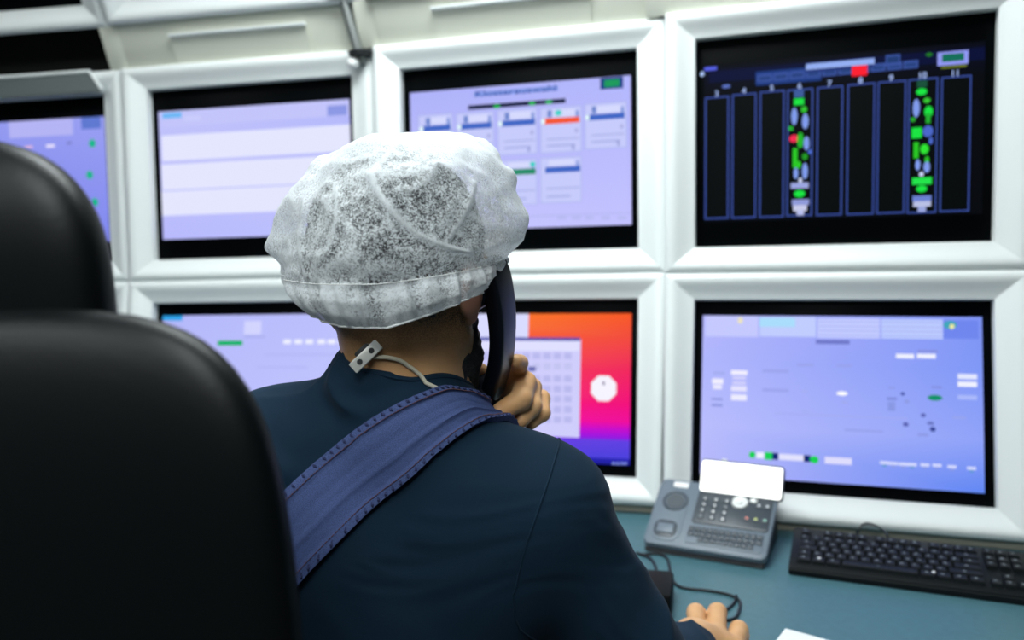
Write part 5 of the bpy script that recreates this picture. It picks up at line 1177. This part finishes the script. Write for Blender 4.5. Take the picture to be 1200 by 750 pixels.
def net_mat():
    mt = bpy.data.materials.new('nonwoven_net'); mt.use_nodes = True
    nt = mt.node_tree; nt.nodes.clear()
    L = nt.links.new
    def N(t, **k):
        n = nt.nodes.new(t)
        for a, b in k.items(): setattr(n, a, b)
        return n
    out = N('ShaderNodeOutputMaterial'); tr = N('ShaderNodeBsdfTransparent'); df = N('ShaderNodeBsdfDiffuse'); tl = N('ShaderNodeBsdfTranslucent')
    df.inputs[0].default_value = (0.90, 0.945, 0.97, 1); tl.inputs[0].default_value = (0.90, 0.945, 0.97, 1)
    mx = N('ShaderNodeMixShader'); mx.inputs[0].default_value = 0.42; L(df.outputs[0], mx.inputs[1]); L(tl.outputs[0], mx.inputs[2])
    tc = N('ShaderNodeTexCoord')
    # matted fibres: two stretched, warped noises
    nz = N('ShaderNodeTexNoise'); nz.inputs['Scale'].default_value = 290; nz.inputs['Detail'].default_value = 5; nz.inputs['Roughness'].default_value = 0.7; nz.inputs['Distortion'].default_value = 1.6; L(tc.outputs['Object'], nz.inputs['Vector'])
    n2 = N('ShaderNodeTexNoise'); n2.inputs['Scale'].default_value = 60; n2.inputs['Detail'].default_value = 3; n2.inputs['Distortion'].default_value = 0.8; L(tc.outputs['Object'], n2.inputs['Vector'])
    m1 = N('ShaderNodeMapRange'); m1.inputs[1].default_value = 0.44; m1.inputs[2].default_value = 0.57; m1.inputs[3].default_value = 0.02; m1.inputs[4].default_value = 0.88; L(nz.outputs['Fac'], m1.inputs[0])
    m2 = N('ShaderNodeMapRange'); m2.inputs[1].default_value = 0.3; m2.inputs[2].default_value = 0.7; m2.inputs[3].default_value = -0.14; m2.inputs[4].default_value = 0.16; L(n2.outputs['Fac'], m2.inputs[0])
    ad = N('ShaderNodeMath', operation='ADD'); L(m1.outputs[0], ad.inputs[0]); L(m2.outputs[0], ad.inputs[1])
    lw = N('ShaderNodeLayerWeight'); lw.inputs['Blend'].default_value = 0.35
    pw = N('ShaderNodeMath', operation='MULTIPLY'); pw.inputs[1].default_value = 0.85; L(lw.outputs['Facing'], pw.inputs[0])
    a2 = N('ShaderNodeMath', operation='ADD', use_clamp=True); L(ad.outputs[0], a2.inputs[0]); L(pw.outputs[0], a2.inputs[1])
    vc = N('ShaderNodeVertexColor'); vc.layer_name = 'Crease'
    cm_ = N('ShaderNodeMath', operation='MULTIPLY'); cm_.inputs[1].default_value = 0.85; L(vc.outputs['Color'], cm_.inputs[0])
    a3 = N('ShaderNodeMath', operation='ADD', use_clamp=True); L(a2.outputs[0], a3.inputs[0]); L(cm_.outputs[0], a3.inputs[1]); a2 = a3
    ms = N('ShaderNodeMixShader'); L(a2.outputs[0], ms.inputs[0]); L(tr.outputs[0], ms.inputs[1]); L(mx.outputs[0], ms.inputs[2])
    L(ms.outputs[0], out.inputs[0])
    return mt
NM = net_mat()
net_me = mesh_np('hairnet', np.array([tuple(v) for v in NV]), np.array(NQ))
nca = net_me.color_attributes.new('Crease', 'FLOAT_COLOR', 'POINT')
nca.data.foreach_set('color', np.repeat(np.array(NC, np.float32)[:, None], 4, 1).ravel())
net = on_man('hairnet', net_me, NM, 'white see-through hairnet, puffed out and creased')
hem = [NV[(NR - 1) * NS + j] for j in range(NS)]
bm = bmesh.new(); tube(bm, hem + hem[:1], 0.0011, 6)
put('hem', finish(bm, 'hem'), M['white'], net, 'white rolled hem')
ie = int(0.765 * (NR - 1))
el = [NV[ie * NS + j] for j in range(NS)]
bm = bmesh.new(); tube(bm, el + el[:1], 0.0006, 6)
put('elastic_band', finish(bm, 'elastic_band'), M['white'], net, 'white elastic line above the frill')

# ------------------------------------------------------------------ handset held at the right ear
t = thing('telephone_handset', (-0.0125, 0.8540, 1.2440), 'black telephone handset held to the right ear', 'handset')
def section_loft(bm, pts, axis_w, half_w, half_t, rnd):
    """rounded-rectangle sections swept along pts; axis_w is the broad direction"""
    P_ = [Vector(p) for p in pts]; rings = []
    for i, p in enumerate(P_):
        tg = (P_[min(i + 1, len(P_) - 1)] - P_[max(i - 1, 0)]).normalized()
        wv = (axis_w - tg * axis_w.dot(tg)).normalized(); nv_ = tg.cross(wv)
        f = i / (len(P_) - 1)
        hw, ht = half_w(f), half_t(f)
        rings.append([bm.verts.new(p + wv * x + nv_ * y) for x, y in rrect(-hw, -ht, hw, ht, min(hw, ht) * rnd, 4)])
    n = len(rings[0])
    for A, B in zip(rings, rings[1:]):
        for k in range(n): bm.faces.new((A[k], A[(k + 1) % n], B[(k + 1) % n], B[k]))
    bm.faces.new(rings[0][::-1]); bm.faces.new(rings[-1])
off = Vector((0.0022, 0.8558, 1.2438))
sp_ = [Vector(p) - off for p in catmull([(-0.0075, 0.824, 1.3225), (0.0000, 0.833, 1.3020), (0.0040, 0.846, 1.2700), (0.0040, 0.860, 1.2380), (-0.0005, 0.882, 1.2050), (-0.0090, 0.905, 1.1760), (-0.0150, 0.915, 1.1600)], 5)]
aw = Vector((0.45, 0.80, 0.40)).normalized()
end = lambda f: min(1.0, 0.55 + 8 * min(f, 1 - f))
quick('grip', lambda bm: section_loft(bm, sp_, aw, lambda f: (0.0185 + 0.003 * abs(f - 0.5)) * end(f), lambda f: (0.0085 + 0.004 * abs(f - 0.5)) * end(f), 0.55), M['handset'], t, angle=50)
ear = [Vector(p) - off for p in ((-0.004, 0.832, 1.3085), (-0.014, 0.836, 1.3015), (-0.024, 0.838, 1.2950), (-0.031, 0.839, 1.2905), (-0.0335, 0.8392, 1.289))]
mou = [Vector(p) - off for p in ((-0.010, 0.908, 1.172), (-0.021, 0.909, 1.168), (-0.032, 0.909, 1.163), (-0.039, 0.909, 1.160), (-0.0415, 0.909, 1.159))]
quick('earpiece', lambda bm: section_loft(bm, ear, Vector((0.25, 0.60, -0.7)).normalized(), lambda f: 0.0225 if f < 0.9 else 0.019, lambda f: (0.0185 + 0.002 * f) if f < 0.9 else 0.017, 0.9), M['handset'], t, angle=50)
quick('mouthpiece', lambda bm: section_loft(bm, mou, Vector((0.25, 0.60, -0.7)).normalized(), lambda f: 0.0225 if f < 0.9 else 0.019, lambda f: (0.0190 + 0.002 * f) if f < 0.9 else 0.017, 0.9), M['handset'], t, angle=50)
